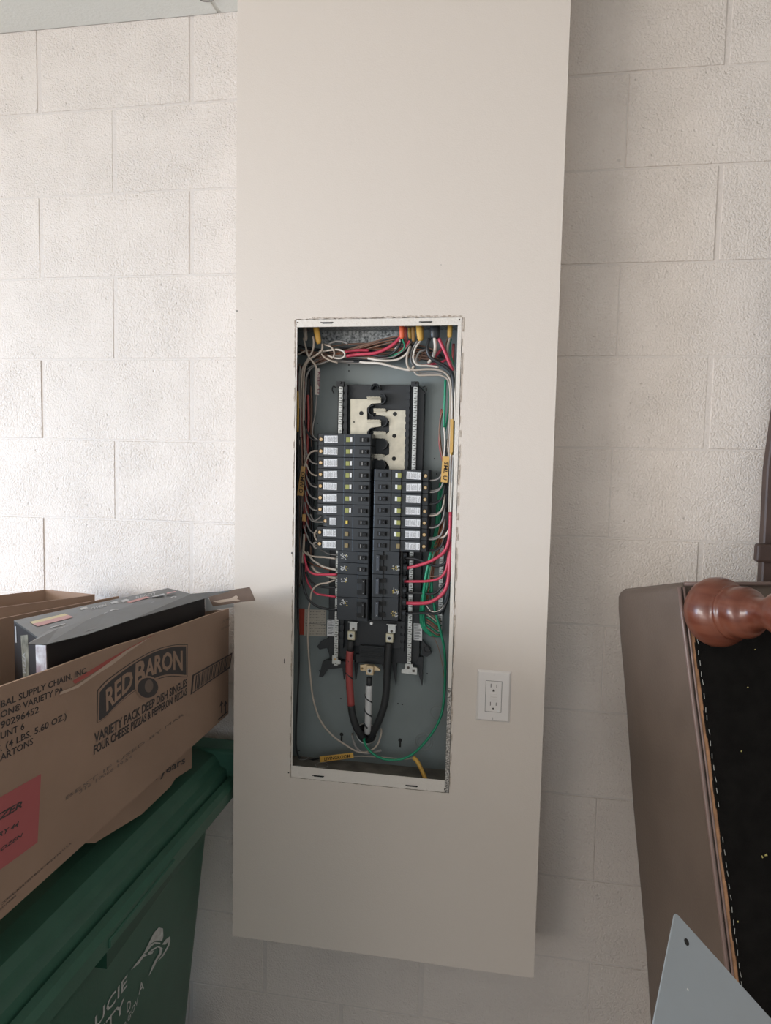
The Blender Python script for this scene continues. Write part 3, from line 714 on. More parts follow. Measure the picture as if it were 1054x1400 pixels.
wire([(421, 540, .04), (422, 570, .04), (421, 600, .04), (419, 650, .035), (417, 700, .03), (418, 740, .03)], 'wredt', .0026, lab='dull red wire')
wire([(407, 535, .06), (407.5, 560, .06), (407, 590, .06)], 'wyellow', .0022)
strands(6, [(410, 600, .05), (411, 660, .05), (410, 720, .045), (412, 770, .035), (412, 800, .03)], ['wblack', 'wgrey', 'wblack', 'wbrown'], 3, (.0015, .0022))
# tag wire down to the top breaker
wire([(433, 540, .050), (431, 565, .045), (428, 582, .045), (428, 596, .050), (436, 602, .055)], 'wgrey', .0013)
# --- feeds into the left breakers
for i, z in enumerate(rowsL[:10]):
    yy = 601+15.9*i; xe = 446 if i == 7 else 437
    mm = ['wbeige', 'wgrey', 'wgrey', 'wgrey', 'wblack', 'wgrey'][R_.randrange(6)]
    if i == 1: wire([(414, 660, .045), (416, 640, .05), (421, 624, .055), (428, 617, .056), (437, 616.5, .056)], 'wbeige', .0020)
    else: wire([(417+R_.uniform(-2, 1), yy-26, .045), (419, yy-14, .05), (424, yy-3, .054), (430, yy+1, .055), (xe, yy+1.5, .055)], mm, .0017)
    if i in (0, 4, 6): wire([(421, yy-18, .035), (424, yy-6, .045), (431, yy-2, .05), (xe, yy-1, .05)], 'wblack', .0014)
wire([(424, 703, .05), (430, 712, .052), (440, 706, .05)], 'wgrey', .0016)
wire([(436, 722, .055), (430, 730, .057), (433, 738, .056), (437, 737, .055)], 'wbeige', .0022)
wire([(436, 741, .055), (429, 743, .058), (431, 749, .057), (436, 748, .055)], 'wgrey', .0024)
wire([(416, 730, .045), (415, 750, .048), (413, 775, .045)], 'wbeige', .0026)
wire([(436, 750, .04), (448, 757, .04), (460, 759, .045)], 'wgrey', .0010)
wire([(414, 752, .05), (420, 758, .055), (430, 761, .058), (445, 762, .058), (460, 764, .055)], 'wbeige', .0020)
wire([(420, 755, .045), (427, 765, .05), (434, 770, .05), (440, 774, .045), (450, 777, .045), (460, 779, .045)], 'wwhite', .0022)
wire([(426, 774, .05), (433, 782, .055), (442, 785, .055), (452, 789, .05), (460, 790, .048)], 'wbeige', .0024)
wire([(415, 755, .045), (418, 770, .055), (422, 780, .06), (430, 785, .062), (445, 785.5, .062), (461, 785.5, .060)], 'wred', .0025, lab='red wire')
wire([(418, 770, .04), (419, 790, .045), (424, 802, .05), (432, 811, .054), (445, 814, .056), (460, 816, .055)], 'wred', .0022, lab='red wire')
wire([(458, 793, .05), (447, 797, .055), (436, 799, .055), (427, 807, .056), (424, 822, .055), (422, 834, .055), (421, 860, .05), (421, 880, .045), (424, 920, .04), (428, 955, .035), (438, 985, .03), (455, 1006, .028), (475, 1020, .028), (490, 1028, .03), (505, 1027, .03), (516, 1018, .028), (521, 1003, .022), (521, 996, .012)], 'wbeige', .0019, lab='long beige neutral wire')
wire([(521, 1030-4, .024), (500, 1030, .028), (487, 1022, .028), (482, 1008, .02), (482, 1003, .010)], 'wgrey', .0026)
wire([(418, 782, .045), (425, 795, .05), (435, 801, .052), (448, 803, .052), (460, 803, .05)], 'wblack', .0024)
wire([(413, 770, .05), (415, 800, .055), (421, 818, .058), (432, 828, .06), (445, 832, .060), (462, 834, .055)], 'wblack', .0026)
wire([(420, 767, .035), (428, 772, .04), (440, 776, .04), (452, 780, .04)], 'wcopper', .0012)
strands(4, [(408, 560, .055), (408, 700, .05), (407, 800, .04), (407, 860, .04)], ['wblack', 'wblack', 'wgrey'], 1.6, (.0014, .0020))
wire([(407, 760, .05), (408, 850, .045), (409, 900, .04), (407, 950, .03), (405, 990, .02), (405, 1022, .014), (410, 1036, .012), (422, 1039, .012), (440, 1036, .02)], 'wblack', .0020, lab='long black wire')
# --- right side
strands(7, [(619, 515, .038), (619, 560, .036), (618, 620, .034), (617, 700, .034), (615, 760, .03)], ['wblack', 'wbrown', 'wredt', 'wgrey'], 3, (.0016, .0024))
wire([(621, 505, .055), (622, 540, .055), (621, 600, .052), (618, 660, .050), (616, 700, .048), (615, 720, .05), (608, 733, .052), (600, 735, .052)], 'wwhite', .0024, lab='off white wire')
wire([(617, 528, .055), (618, 560, .055), (616, 620, .05), (614, 700, .048)], 'wwhite', .0018)
wire([(609, 520, .045), (608, 545, .048), (607, 570, .048), (607, 584, .045)], 'wgreen', .0026, lab='green wire')
wire([(613, 525, .04), (614, 545, .04), (611, 575, .04), (608, 590, .04)], 'wgreen', .0018)
wire([(607, 584, .045), (608, 600, .045), (608, 612, .045), (607, 625, .045)], 'wwhite', .0016)
strands(3, [(605, 560, .03), (601, 585, .034), (602, 610, .036), (606, 632, .04)], ['wbrown', 'wcopper', 'wredt'], 1.5, (.0010, .0015))
wire([(612, 600, .04), (610, 625, .042), (611, 655, .04), (611, 700, .035)], 'wblack', .0022)
wire([(619, 575, .058), (618, 600, .058), (617, 622, .056)], 'wyellow', .0026)
for i, z in enumerate(rowsR):
    yy = 654+16.1*i
    wire([(586, yy+3, .055), (594, yy+2.5, .056), (601, yy-1, .056), (606, yy-11, .054), (608, yy-26, .05)], ['wgrey', 'wgrey', 'wblack', 'wbeige'][i % 4], .0018)
    if i > 0: wire([(586, yy+1, .050), (596, yy, .05), (604, yy-6, .048), (609, yy-24, .045)], 'wgrey' if i % 2 else 'wblack', .0015)
for sx in (0, 2.4, -2.2):
    wire([(604+sx, 660, .02), (600+sx, 690, .022), (598+sx, 720, .022), (592+sx, 750, .03), (587+sx, 770, .034), (582+sx, 800, .034), (578+sx, 822, .034), (577+sx, 845, .03), (580+sx, 858, .03), (590+sx, 868, .028), (600+sx, 870, .024)], 'wgreen', .0023)
wire([(589, 756, .045), (586, 770, .05), (582, 790, .05), (579, 815, .045), (578, 835, .04)], 'wgreen', .0034, lab='thick green wire')
wire([(590, 795, .035), (591, 815, .035), (596, 840, .035), (602, 862, .035), (607, 885, .035), (609, 910, .035)], 'wgreen', .0028)
wire([(590, 795, .03), (588, 805, .03), (592, 818, .03), (595, 830, .03)], 'wgreen', .0028)
strands(6, [(606, 715, .035), (601, 740, .03), (592, 762, .03), (588, 790, .03), (586, 820, .03)], ['wcopper', 'wbrown', 'wcopper'], 4, (.0009, .0014))
for k in range(7): wire([(583, 836+k*3.6, .036), (590, 840+k*3.8, .036), (597, 846+k*3.6, .034), (603, 848+k*3.4, .026)], ['wbrown', 'wbeige', 'wgreen', 'wcopper', 'wbrown', 'wgreen', 'wbrown'][k], .0014)
wire([(557, 776.5, .052), (568, 774, .056), (582, 770, .060), (595, 764, .062), (606, 756, .062), (612, 745, .062), (615, 728, .06), (616, 700, .055)], 'wred', .0034, lab='red wire')
wire([(553, 795, .052), (568, 795, .056), (585, 794.5, .058), (600, 791, .06), (608, 783, .06), (612, 770, .058), (614, 750, .055)], 'wred', .0028, lab='red wire')
wire([(556, 824.5, .052), (570, 825, .058), (585, 824, .062), (598, 818, .064), (608, 808, .064), (613, 792, .062), (615, 765, .058), (616, 740, .055)], 'wred', .0038, lab='thick red wire')
wire([(553, 763, .05), (568, 764, .054), (582, 769, .055), (598, 774, .055), (610, 768, .055), (614, 755, .05)], 'wblack', .0030)
wire([(553, 811, .045), (575, 811, .045), (595, 811, .045), (610, 795, .045)], 'wblack', .0026)
wire([(553, 839, .045), (580, 838, .045), (600, 838, .045), (612, 820, .045), (615, 790, .045)], 'wblack', .0028)
wire([(588, 788, .05), (596, 788, .05), (606, 785, .05), (612, 776, .05)], 'wbrown', .0010)
wire([(583, 828, .045), (590, 836, .045), (602, 834, .045), (611, 822, .045)], 'wwhite', .0010)
strands(4, [(616, 740, .04), (615, 780, .04), (612, 815, .04), (604, 838, .035)], ['wblack', 'wblack', 'wgrey'], 2, (.0018, .0026))
wire([(586, 862, .03), (595, 875, .03), (602, 895, .03), (607, 925, .03), (608, 945, .03)], 'wbrown', .0008)
# --- bottom: green ground, ties
wire([(498, 1006, .012), (498, 1014, .026), (503, 1024, .034), (515, 1034, .038), (532, 1039, .040), (552, 1037, .04), (568, 1028, .04), (585, 1010, .038), (598, 990, .035), (605, 970, .033), (608, 940, .03), (609, 905, .03)], 'wgreen', .0027, lab='green ground wire')
wire([(483, 1034, .02), (500, 1034, .022), (530, 1036, .022), (552, 1038, .022), (566, 1036, .03)], 'wbeige', .0013)
# service cables
wire([(480, 876, .044), (478.5, 890, .046)], 'wcable', .0082, 'service_cable')
wire([(478.5, 890, .046), (477.5, 905, .046), (477.5, 925, .044), (478.5, 945, .042), (480, 964, .04)], 'wredt', .0084, 'service_cable', 'red taped service cable', 12)
wire([(480, 964, .04), (482, 978, .038), (487, 994, .032), (494, 1005, .02), (497, 1009, .006)], 'wcable', .0084, 'service_cable', None, 12)
wire([(532, 879, .044), (530, 900, .046), (529, 925, .044), (528, 945, .042), (525, 965, .04), (519, 983, .034), (512, 998, .022), (507, 1006, .006)], 'wcable', .0084, 'service_cable', 'black service cable', 12)
wire([(505, 926, .046), (504.5, 940, .046)], 'wcable', .0068, 'service_cable')
wire([(504.5, 937, .047), (504, 955, .046), (503.5, 975, .042), (503, 990, .034), (502.5, 1001, .018)], 'wtape', .0078, 'service_cable', 'white taped service cable with black spiral', 14)
P = []
for k in range(61):                                   # spiral of black tape
    u = k/60; py = 944+u*50; q = u*2*math.pi*2.6+1.0
    c = at(504.2-u*1.2, py, .046-.010*u*u); P.append(c+Vector((math.cos(q)*.0077, math.sin(q)*.0077, 0)))
MB().tube(P, .0019, 5).build('tape_spiral', M['wcable'], panel, True)
wire([(477, 905, .0545), (474, 902, .052)], 'wcable', .0009, 'tape_edge'); wire([(472.6, 920, .0505), (478, 925, .0525), (483, 929, .0480)], 'wcable', .0012, 'tape_edge')
# knob by the cable bottom
wire([(565, 1035, .035), (571, 1042, .04), (577, 1054, .045), (583, 1068, .058)], 'wyellow', .0048, 'cable_sheath', 'yellow cable sheath', 10)
# ------------------------------------------------------------------ tags and stickers
def flat(name, quad, m, th=.0006, parent=None, lab=None):
    n = (quad[1]-quad[0]).cross(quad[3]-quad[0]).normalized()
    if n.dot(CO-quad[0]) < 0: n = -n
    o = fixn(MB().prism(quad, -n*th).build(name, m, parent or panel))
    if lab: o['label'] = lab
    return o
def q4(ps, d): return [at(px, py, d) for px, py in ps]
def scrib(parent, a, b, h, m, seed, n=7, closed=False):
    """hand lettering as strokes: a..b is the writing line, h the letter height vector"""
    rnd = random.Random(seed); mb = MB(); off = (CO-a).normalized()*.0009
    for k in range(n):
        o_ = a.lerp(b, (k+.15)/n); e = a.lerp(b, (k+.85)/n)
        pts = [(o_.lerp(e, rnd.random())+h*rnd.choice((0, .15, .5, .85, 1))+off) for _ in range(4)]
        mb.tube(pts, .00055, 4)
    mb.build('handwriting', m, parent)
def lettering(parent, s, a, b, h, m, lift=.0009):
    off = (CO-a).normalized()*lift
    text_on('handwriting', s, lambda u, v: a+(b-a)*u+h*v+off, m, parent, bold=.01)
tg = flat('wire_tag', q4([(412, 637), (417.5, 638), (414.5, 678), (406, 677)], .064), M['tan'], lab='tan wire tag with handwriting')
lettering(tg, 'OMW D', at(412, 644, .0645), at(408.5, 674, .0645), at(417, 645, .0645)-at(412, 644, .0645), M['inkb'])
flat('wire_tag', q4([(413.5, 703), (418, 703), (418, 713), (413, 712)], .06), M['tan'])
tg = flat('wire_tag', q4([(431, 503.5), (437, 503.5), (435.5, 540), (430, 539)], .058), M['taggrey'], lab='grey tag with handwriting')
lettering(tg, 'KEEP U', at(434.8, 508, .0585), at(433.2, 538, .0585), at(437, 508, .0585)-at(433.5, 508, .0585), M['inkr'])
tg = flat('wire_tag', q4([(605, 624), (614.5, 624.5), (611.5, 660), (602.5, 659)], .066), M['tagy'], lab='yellow wire tag with handwriting')
lettering(tg, 'SML U', at(607.5, 631, .0665), at(605.5, 656, .0665), at(612.5, 632, .0665)-at(607.5, 631, .0665), M['inkb'])
flat('wire_tag', q4([(615.5, 573), (619.5, 573), (619, 618), (615, 620)], .070), M['tagy'])
tg = flat('wire_tag', q4([(437, 1034.5), (482.5, 1029), (483.5, 1036), (437.5, 1042.5)], .040), M['wyellow'], lab='yellow wire tag with handwriting')
lettering(tg, 'LIVINGROOM', at(443, 1040.2, .0405), at(479, 1035.5, .0405), at(443, 1035.5, .0405)-at(443, 1040, .0405), M['inkb'])
flat('warning_sticker', q4([(409, 832), (416.5, 832), (415.5, 868), (408, 868)], .001), M['redlab'], .0004, lab='red warning sticker')
st = flat('circuit_sticker', q4([(416.5, 833), (446, 834), (446, 870), (415.5, 869)], .001), M['beigelab'], .0004, lab='beige wiring diagram sticker')
mb = MB()
for j in range(9):
    for i in range(14):
        if R_.random() < .8:
            c = at(418.5+i*1.9, 836.5+j*3.8, .0016); l = R_.uniform(.0008, .0022); mb.box(c.x, c.x+l, c.y, c.y+.0002, c.z-.0007, c.z+.0007)
c0, c1 = at(417, 852, .0016), at(445.5, 852.5, .0016); mb.box(c0.x, c1.x, c0.y, c0.y+.0002, c0.z-.0004, c0.z+.0004)
mb.build('sticker_print', M['ink'], st)
def barcode_sticker(ps, d, rows):
    s_ = flat('rating_sticker', q4(ps, d), M['paper'], .0004, lab='white rating sticker'); mb = MB()
    (x0, y0), (x1, y1) = ps[0], ps[2]
    for k in range(rows):
        py = y0+1.5+(y1-y0-3)*k/rows; c = at(x0+1, py, d+.0006); e = at(x0+1+(x1-x0-2)*R_.uniform(.6, 1), py, d+.0006)
        mb.box(c.x, e.x, c.y, c.y+.0002, c.z-.0005, c.z+.0004)
    mb.build('sticker_print', M['ink'], s_)
barcode_sticker([(447.5, 847), (458, 847), (458, 870), (447, 869.5)], .022, 9)
barcode_sticker([(565.5, 852), (577, 853), (577, 876), (565.5, 875)], .022, 10)
# ================================================================== GFCI OUTLET
a = PF(652.5, 914.5); b = PF(697, 988)
ox0, ox1, oz1, oz0 = a.x, b.x, a.z, b.z
out = empty('gfci_outlet', ((ox0+ox1)/2, F, oz0), 'white outlet with test and reset buttons on the drywall chase', 'outlet')
mb = MB(); bv = .0042; th = .0052
v = [(ox0, F-.0004, oz0), (ox1, F-.0004, oz0), (ox1, F-.0004, oz1), (ox0, F-.0004, oz1), (ox0+bv, F-th, oz0+bv), (ox1-bv, F-th, oz0+bv), (ox1-bv, F-th, oz1-bv), (ox0+bv, F-th, oz1-bv)]
mb.add(v, [(4, 5, 6, 7), (0, 1, 5, 4), (1, 2, 6, 5), (2, 3, 7, 6), (3, 0, 4, 7), (3, 2, 1, 0)])
bevel(fixn(mb.build('face_plate', M['plate'], out)), .0008, 2)
cx, cz = (ox0+ox1)/2, (oz0+oz1)/2; hw, hh = .0168, .0335
mb = MB().box(cx-hw-.0007, cx+hw+.0007, F-th-.0002, F-th+.001, cz-hh-.0007, cz+hh+.0007); mb.build('receptacle_gap', M['slot'], out)
rc = bevel(fixn(MB().box(cx-hw, cx+hw, F-th-.0012, F-th+.001, cz-hh, cz+hh).build('receptacle', M['plate'], out)), .0012, 2)
yq = F-th-.0013
mb = MB()
for s in (1, -1):
    zc = cz+s*.0200+.004
    mb.box(cx-.0068, cx-.0054, yq-.0001, yq+.0005, zc-.0040, zc+.0040); mb.box(cx+.0054, cx+.0068, yq-.0001, yq+.0005, zc-.0034, zc+.0034)
    mb.cyl((cx, yq+.0003, zc-.0105), (0, -1, 0), .0024, .0004, 12); mb.box(cx-.0024, cx+.0024, yq-.0001, yq+.0003, zc-.0130, zc-.0105)
mb.build('socket_slot', M['slot'], rc)
for s in (1, -1): box('button', cx-.0072, cx+.0072, yq-.0012, yq+.0005, cz+s*.0031-.0026, cz+s*.0031+.0026, M['plate'], rc, .0005)
box('indicator_light', cx+.0098, cx+.0122, yq-.0004, yq+.0004, cz-.0315, cz-.0290, M['white'], rc)
for s in (1, -1):
    z = cz+s*.0482; mb = MB().cyl((cx, F-th+.0002, z), (0, -1, 0), .0030, .0012, 14)
    mb.box(cx-.0003, cx+.0003, F-th-.0013, F-th-.0009, z-.0027, z+.0027, 1)
    fixn(mb.build('plate_screw', [M['plate'], M['slot']], out))
# ================================================================== GREEN WHEELED BIN
binx0 = -1.16
bino = empty('wheeled_bin', (-.9, -.6, 0), 'dark green wheeled bin with white lettering, under the boxes left of the chase', 'bin')
def loft(loops, cap=True):
    vs = [p for l in loops for p in l]; n = len(loops[0]); fs = []
    for i in range(len(loops)-1):
        for k in range(n): fs.append((i*n+k, i*n+(k+1) % n, (i+1)*n+(k+1) % n, (i+1)*n+k))
    if cap: fs += [list(range(n))[::-1], [(len(loops)-1)*n+k for k in range(n)]]
    return vs, fs
def rrect(x0, x1, y0, y1, z, r, n=6):
    out_ = []
    for cx_, cy_, a0 in ((x1-r, y1-r, 0), (x0+r, y1-r, 90), (x0+r, y0+r, 180), (x1-r, y0+r, 270)):
        for k in range(n+1):
            q = math.radians(a0+90*k/n); out_.append(Vector((cx_+r*math.cos(q), cy_+r*math.sin(q), z)))
    return out_
def sx(z): return -.646-(.80-z)*.098
loops = [rrect(binx0+(.8-z)*.085+.03, sx(z), -1.10+(.8-z)*.05, -.135-(.8-z)*.02, z, .045) for z in (.09, .3, .5, .70, .755)]
loops += [rrect(binx0+.025, -.638, -1.105, -.13, .757, .045), rrect(binx0+.02, -.632, -1.11, -.125, .790, .045)]
vs, fs = loft(loops); body = fixn(mesh('body', vs, fs, M['greenbin'], bino, smooth=True))
bevel(body, .0001) if False else None
# lid: stepped profile run along the depth of the bin
prof = [(-.614, .786), (-.604, .788), (-.603, .814), (-.611, .824), (-.624, .827), (-.629, .820), (-.633, .842), (-.648, .848), (-.653, .862), (-.664, .875), (-.70, .884), (-.78, .890), (-.98, .890), (-1.08, .882), (-1.12, .86), (-1.15, .842), (-1.17, .820), (-1.175, .788)]
ys = [(-1.13, -.028), (-1.11, -.008), (-1.0, 0), (-.5, .003), (-.16, 0), (-.045, 0), (-.032, -.012)]
vs = []; fs = []
for y_, dz in ys:
    for (x_, z_) in prof: vs.append(Vector((x_, y_, z_+(dz if z_ > .80 else 0))))
n = len(prof)
for i in range(len(ys)-1):
    for k in range(n-1): fs.append((i*n+k, i*n+k+1, (i+1)*n+k+1, (i+1)*n+k))
fs.append(list(range(n))); fs.append([(len(ys)-1)*n+k for k in range(n)])
lid = fixn(mesh('lid', vs, fs, M['greenbin'], bino)); bevel(lid, .0018, 2, 14)
ya, yb = PX(147, 1280, -.605).y, PX(237, 1165, -.605).y
gp = bevel(fixn(MB().prism([(-.600, ya, .806), (-.600, yb, .812), (-.600, yb, .797), (-.600, ya, .790)], (-.026, 0, 0)).build('grip_flange', M['greenbin'], bino)), .002)
fixn(MB().prism([(-.607, ya, .792), (-.607, yb, .799), (-.607, yb, .774), (-.607, ya, .756)], (-.024, 0, 0)).build('grip_shade', M['greendk'], bino))  # darker green plate stands in for the shadow beneath the grip lip
zr_ = PY(315, 1018, -.07).z
box('lid_hinge_ridge', -1.13, -.598, -.105, -.034, .800, zr_, M['greenbin'], bino, .010, 3)
# hinge at the back
for yy in (-.115,):
    mb = MB().tube([(-1.1, -.108, .80), (-.66, -.108, .80)], .012, 12); mb.build('hinge_bar', M['greendk'], bino, True)
for x_ in (-1.12, -.72):
    mb = MB().cyl((x_, -.20, .10), (1, 0, 0), .10, .045, 24); o = bevel(fixn(mb.build('wheel', M['blackp'], bino)), .006)
box('front_foot', -1.05, -.78, -1.06, -1.0, 0, .095, M['greenbin'], bino, .005)
def bp(px, py):   # pixel on the sloping bin side
    d = ray(px, py); x_ = -.66
    for _ in range(8): p = CO+d*((x_-CO.x)/d.x); x_ = sx(p.z)
    return p
lf = Vector((.0012, 0, .0))
def bin_text(s, pl, pr, h, prefix=''):
    text_px('printed_lettering', s, pl, pr, h, bp, M['binprint'], bino, prefix, .012, 0, None, lf)
bin_text('UCIE', (128, 1409), (173.5, 1347), 17, 'ST L')
bin_text('TY', (144, 1413), (169, 1380), 17, 'COUN')
bin_text('D', (172, 1386), (178.5, 1378), 14)
bin_text('A', (189, 1360), (196, 1351), 13)
bin_text('.GOV', (172, 1402), (188, 1371), 9, 'STLUCIECO')
# leaping fish emblem
E_ = lambda x_, y_: bp(100+x_/5.856, 1240+y_/5.856)+lf
mb = MB()
def blade(ps):
    q = [E_(*p) for p in ps]; mb.add(q, [list(range(len(q)))])
blade([(458, 505), (520, 455), (560, 400), (590, 385), (560, 372), (530, 410)])
blade([(560, 372), (590, 310), (640, 210), (682, 162), (715, 172), (718, 235), (708, 270), (660, 268), (620, 290), (585, 345)])
blade([(590, 385), (630, 375), (640, 350), (600, 362)])
blade([(600, 362), (630, 335), (680, 312), (712, 330), (700, 380), (665, 430), (650, 470), (600, 555), (625, 480), (655, 420), (685, 370), (690, 330), (670, 322), (640, 345)])
blade([(708, 300), (735, 262), (770, 235), (774, 262), (735, 300)])
blade([(774, 262), (765, 310), (720, 390), (668, 440), (712, 380), (752, 310), (760, 270)])
blade([(560, 372), (600, 310), (650, 278), (695, 285), (690, 296), (650, 292), (612, 325), (580, 368)])
mb.build('fish_emblem', M['binprint'], bino, label='white leaping fish emblem')
# ================================================================== CARTONS ON THE BIN
PB = lambda px, py: PX(px, py, -.64)
XB0, XB1, YB0, YB1, ZB0 = -1.03, -.64, -1.16, -.078, .966
# flat box under the big one
low = empty('flattened_box', (-.84, -.5, .895), 'flat brown box lying on the bin lid, squashed under the big open box', 'box')
pl = [PX(262.5, 1020, -.662), PX(262, 1050, -.662), PX(240, 1074, -.662), PX(233, 1082, -.662), PX(231, 1080, -.662), PX(194, 1106, -.662), PX(120, 1161, -.662)]
zz = .9625
poly = [Vector((-.662, pl[0].y, zz)), Vector((-.662, pl[1].y, max(.893, pl[1].z))), Vector((-.662, pl[2].y, .908)), Vector((-.662, pl[3].y, .901)), Vector((-.662, pl[5].y, .901)), Vector((-.662, pl[6].y+.02, .93)), Vector((-.662, pl[6].y-.04, zz))]
bx = fixn(MB().prism(poly, (-.34, 0, 0)).build('box_body', M['card'], low))
box('box_fold', -1.0, -.73, -1.10, -.60, .894, .9625, M['cardin'], low)
text_px('printed_lettering', '2 years', (205, 1070), (253, 1042.5), 10.5, lambda x_, y_: PX(x_, y_, -.662), M['print'], low, '', .02)
# big open carton
big = empty('cardboard_box', (-.835, -.62, ZB0), 'big open brown frozen pizza box with dark printing, on the green bin', 'box')
tops = [(0, 939), (40, 925), (80, 911), (120, 896), (160, 882), (200, 870), (240, 857), (280, 842.5), (313, 832)]
tp = [PB(*p) for p in tops]
slope = (tp[1].z-tp[0].z)/(tp[1].y-tp[0].y)
line = [(YB0, tp[0].z+.003)]+[(p.y, p.z) for p in tp]+[(YB1, tp[-1].z)]
line = sorted(line)
poly = [Vector((XB1, YB0, ZB0))]+[Vector((XB1, YB1, ZB0))]+[Vector((XB1, y_, z_)) for y_, z_ in line[::-1]]
side = MB()
# strip built side wall so the edge can wave
n = len(line); vs = []
for y_, z_ in line:
    for x_ in (XB1, XB1-.004): vs += [Vector((x_, y_, ZB0)), Vector((x_, y_, z_))]
fs = []; mi = []
for i in range(n-1):
    a_, b_ = i*4, (i+1)*4
    fs += [(a_, b_, b_+1, a_+1), (a_+2, a_+3, b_+3, b_+2), (a_+1, b_+1, b_+3, a_+3), (a_, a_+2, b_+2, b_)]; mi += [0, 1, 2, 2]
fs += [(0, 1, 3, 2), (n*4-4, n*4-2, n*4-1, n*4-3)]; mi += [2, 2]
sidew = fixn(mesh('side_wall', vs, fs, [M['card'], M['cardin'], M['cardedge']], big, mi=mi))
ze = tp[-1].z; zn = tp[0].z
ZW = 1.247; w0, w1 = PZ(163, 815, ZW), PZ(0, 846, ZW); w2 = Vector((w1.x-.02, YB0+.004, ZW))
for p_, q_ in ((w0, w1), (w1, w2)):
    fixn(MB().prism([Vector((p_.x, p_.y, ZB0)), Vector((q_.x, q_.y, ZB0)), q_, p_], (-.004, 0, 0)).build('side_wall', M['cardin'], big))
box('end_wall', w0.x, XB1-.0042, YB1-.004, YB1, ZB0, ze-.004, M['card'], big)
box('end_wall', XB0, XB1-.0042, YB0, YB0+.004, ZB0, zn-.004, M['card'], big)
box('box_bottom', XB0+.004, XB1-.0042, YB0+.004, YB1-.004, ZB0, ZB0+.005, M['cardin'], big)
def bt(s, pl_, pr_, h, prefix='', m='print', bold=.015, name='printed_lettering', shear=0):
    return text_px(name, s, pl_, pr_, h, PB, M[m], sidew, prefix, bold, shear)
bt('BAL SUPPLY CHAIN, INC.', (0, 968), (119, 919.5), 9.3, 'GLO')
bt('ON\u00ae VARIETY PA', (0, 982), (86, 946), 9.3, 'RED BAR')
bt('90296452', (0, 996.5), (53, 973.5), 9.3, '')
bt('UNT 6', (0, 1011), (33, 996.5), 9.3, 'CO')
bt('. (4 LBS. 5.60 OZ.)', (0, 1027.5), (91, 982), 9.3, 'NET WT')
bt('ARTONS', (0, 1041), (45, 1017), 9.3, 'C')
bt('VARIETY PACK DEEP DISH SINGLES', (129, 1016), (255.5, 937.5), 13, '', bold=.028)
bt('FOUR CHEESE PIZZAS & PEPPERONI PIZZAS', (127.5, 1032), (255, 949.5), 12, '', bold=.026)
bt('BEST IF USED BY MAR', (88, 1095), (251, 978), 5, '', 'printlt', 0)
bt('316 19066 19:54', (107, 1086), (180, 1036), 5, '', 'printlt', 0)
bt('CORRUGATED BOX MADE IN U.S.A.', (0, 1239), (98, 1153), 3.4, '', 'print', 0)
bt('RECYCLED PAPER', (-20, 1262), (22, 1225), 3.0, '', 'print', 0)
def poly_on(ps, m, lift, name='printed_shape', par=None, plane=PB):
    q = [plane(*p)+Vector((lift, 0, 0)) for p in ps]
    return mesh(name, q, [list(range(len(q)))], M[m], par or sidew)
poly_on([(-30, 1107), (55.8, 1058), (51, 1151.6), (-30, 1211)], 'pink', .0004, 'pink_panel')
text_px('printed_lettering', 'ZER', (-2, 1121.5), (29, 1103.5), 9, PB, M['print'], sidew, 'FREE', .03, .3, lift=Vector((.0008, 0, 0)))
text_px('printed_lettering', 'RY 44', (-4, 1146), (24, 1129.5), 6.5, PB, M['print'], sidew, '', .02, .3, lift=Vector((.0008, 0, 0)))
text_px('printed_lettering', 'FROZEN', (-14, 1174), (29, 1144), 5, PB, M['print'], sidew, '', .02, .3, lift=Vector((.0008, 0, 0)))
# banner logo
Z1 = lambda x_, y_: (x_/2.928, 780+y_/2.928)
def band(top, bot, m, lift, name='banner'):
    tq = [PB(*Z1(*p))+Vector((lift, 0, 0)) for p in top]; bq = [PB(*Z1(*p))+Vector((lift, 0, 0)) for p in bot]
    n_ = len(tq); mesh(name, tq+bq, [(i, i+1, n_+i+1, n_+i) for i in range(n_-1)], M[m], sidew)
def resamp(ps, k=20):
    P_ = smooth_path([Vector((x_, y_, 0)) for x_, y_ in ps], 8); L_ = [0]
    for i in range(1, len(P_)): L_.append(L_[-1]+(P_[i]-P_[i-1]).length)
    o_ = []
    for j in range(k+1):
        s_ = L_[-1]*j/k; i = max(i for i in range(len(L_)) if L_[i] <= s_+1e-9); i = min(i, len(P_)-2)
        u = (s_-L_[i])/max(1e-9, L_[i+1]-L_[i]); p = P_[i].lerp(P_[i+1], u); o_.append((p.x, p.y))
    return o_
t_top = resamp([(397, 488), (425, 455), (480, 410), (550, 362), (620, 325), (690, 306), (743, 304)]); t_bot = resamp([(393, 603), (425, 580), (470, 532), (530, 480), (600, 438), (670, 415), (744, 418)])
cxm = 570; 
def grow(ps, dx, dy): return [(x_+dx*((x_-570)/175), y_+dy) for x_, y_ in ps]
band(grow(t_top, 8, -9), grow(t_bot, 6, 10), 'print', .0004, 'logo_outline')
band(grow(t_top, 6, -6), grow(t_bot, 4, 7), 'scuff' if False else 'card', .0007, 'logo_border')
band(t_top, t_bot, 'print', .0010, 'logo_banner')
def blerp(l, u):
    k = max(0, min(1, u))*(len(l)-1); i = min(int(k), len(l)-2); f_ = k-i; return (l[i][0]+(l[i+1][0]-l[i][0])*f_, l[i][1]+(l[i+1][1]-l[i][1])*f_)
def onban(u0, u1, v0, v1):
    def f_(u, v):
        uu = u0+(u1-u0)*u; vv = v0+(v1-v0)*v; a_ = blerp(t_bot, uu); b_ = blerp(t_top, uu)
        return PB(*Z1(a_[0]+(b_[0]-a_[0])*vv, a_[1]+(b_[1]-a_[1])*vv))+Vector((.0014, 0, 0))
    return f_
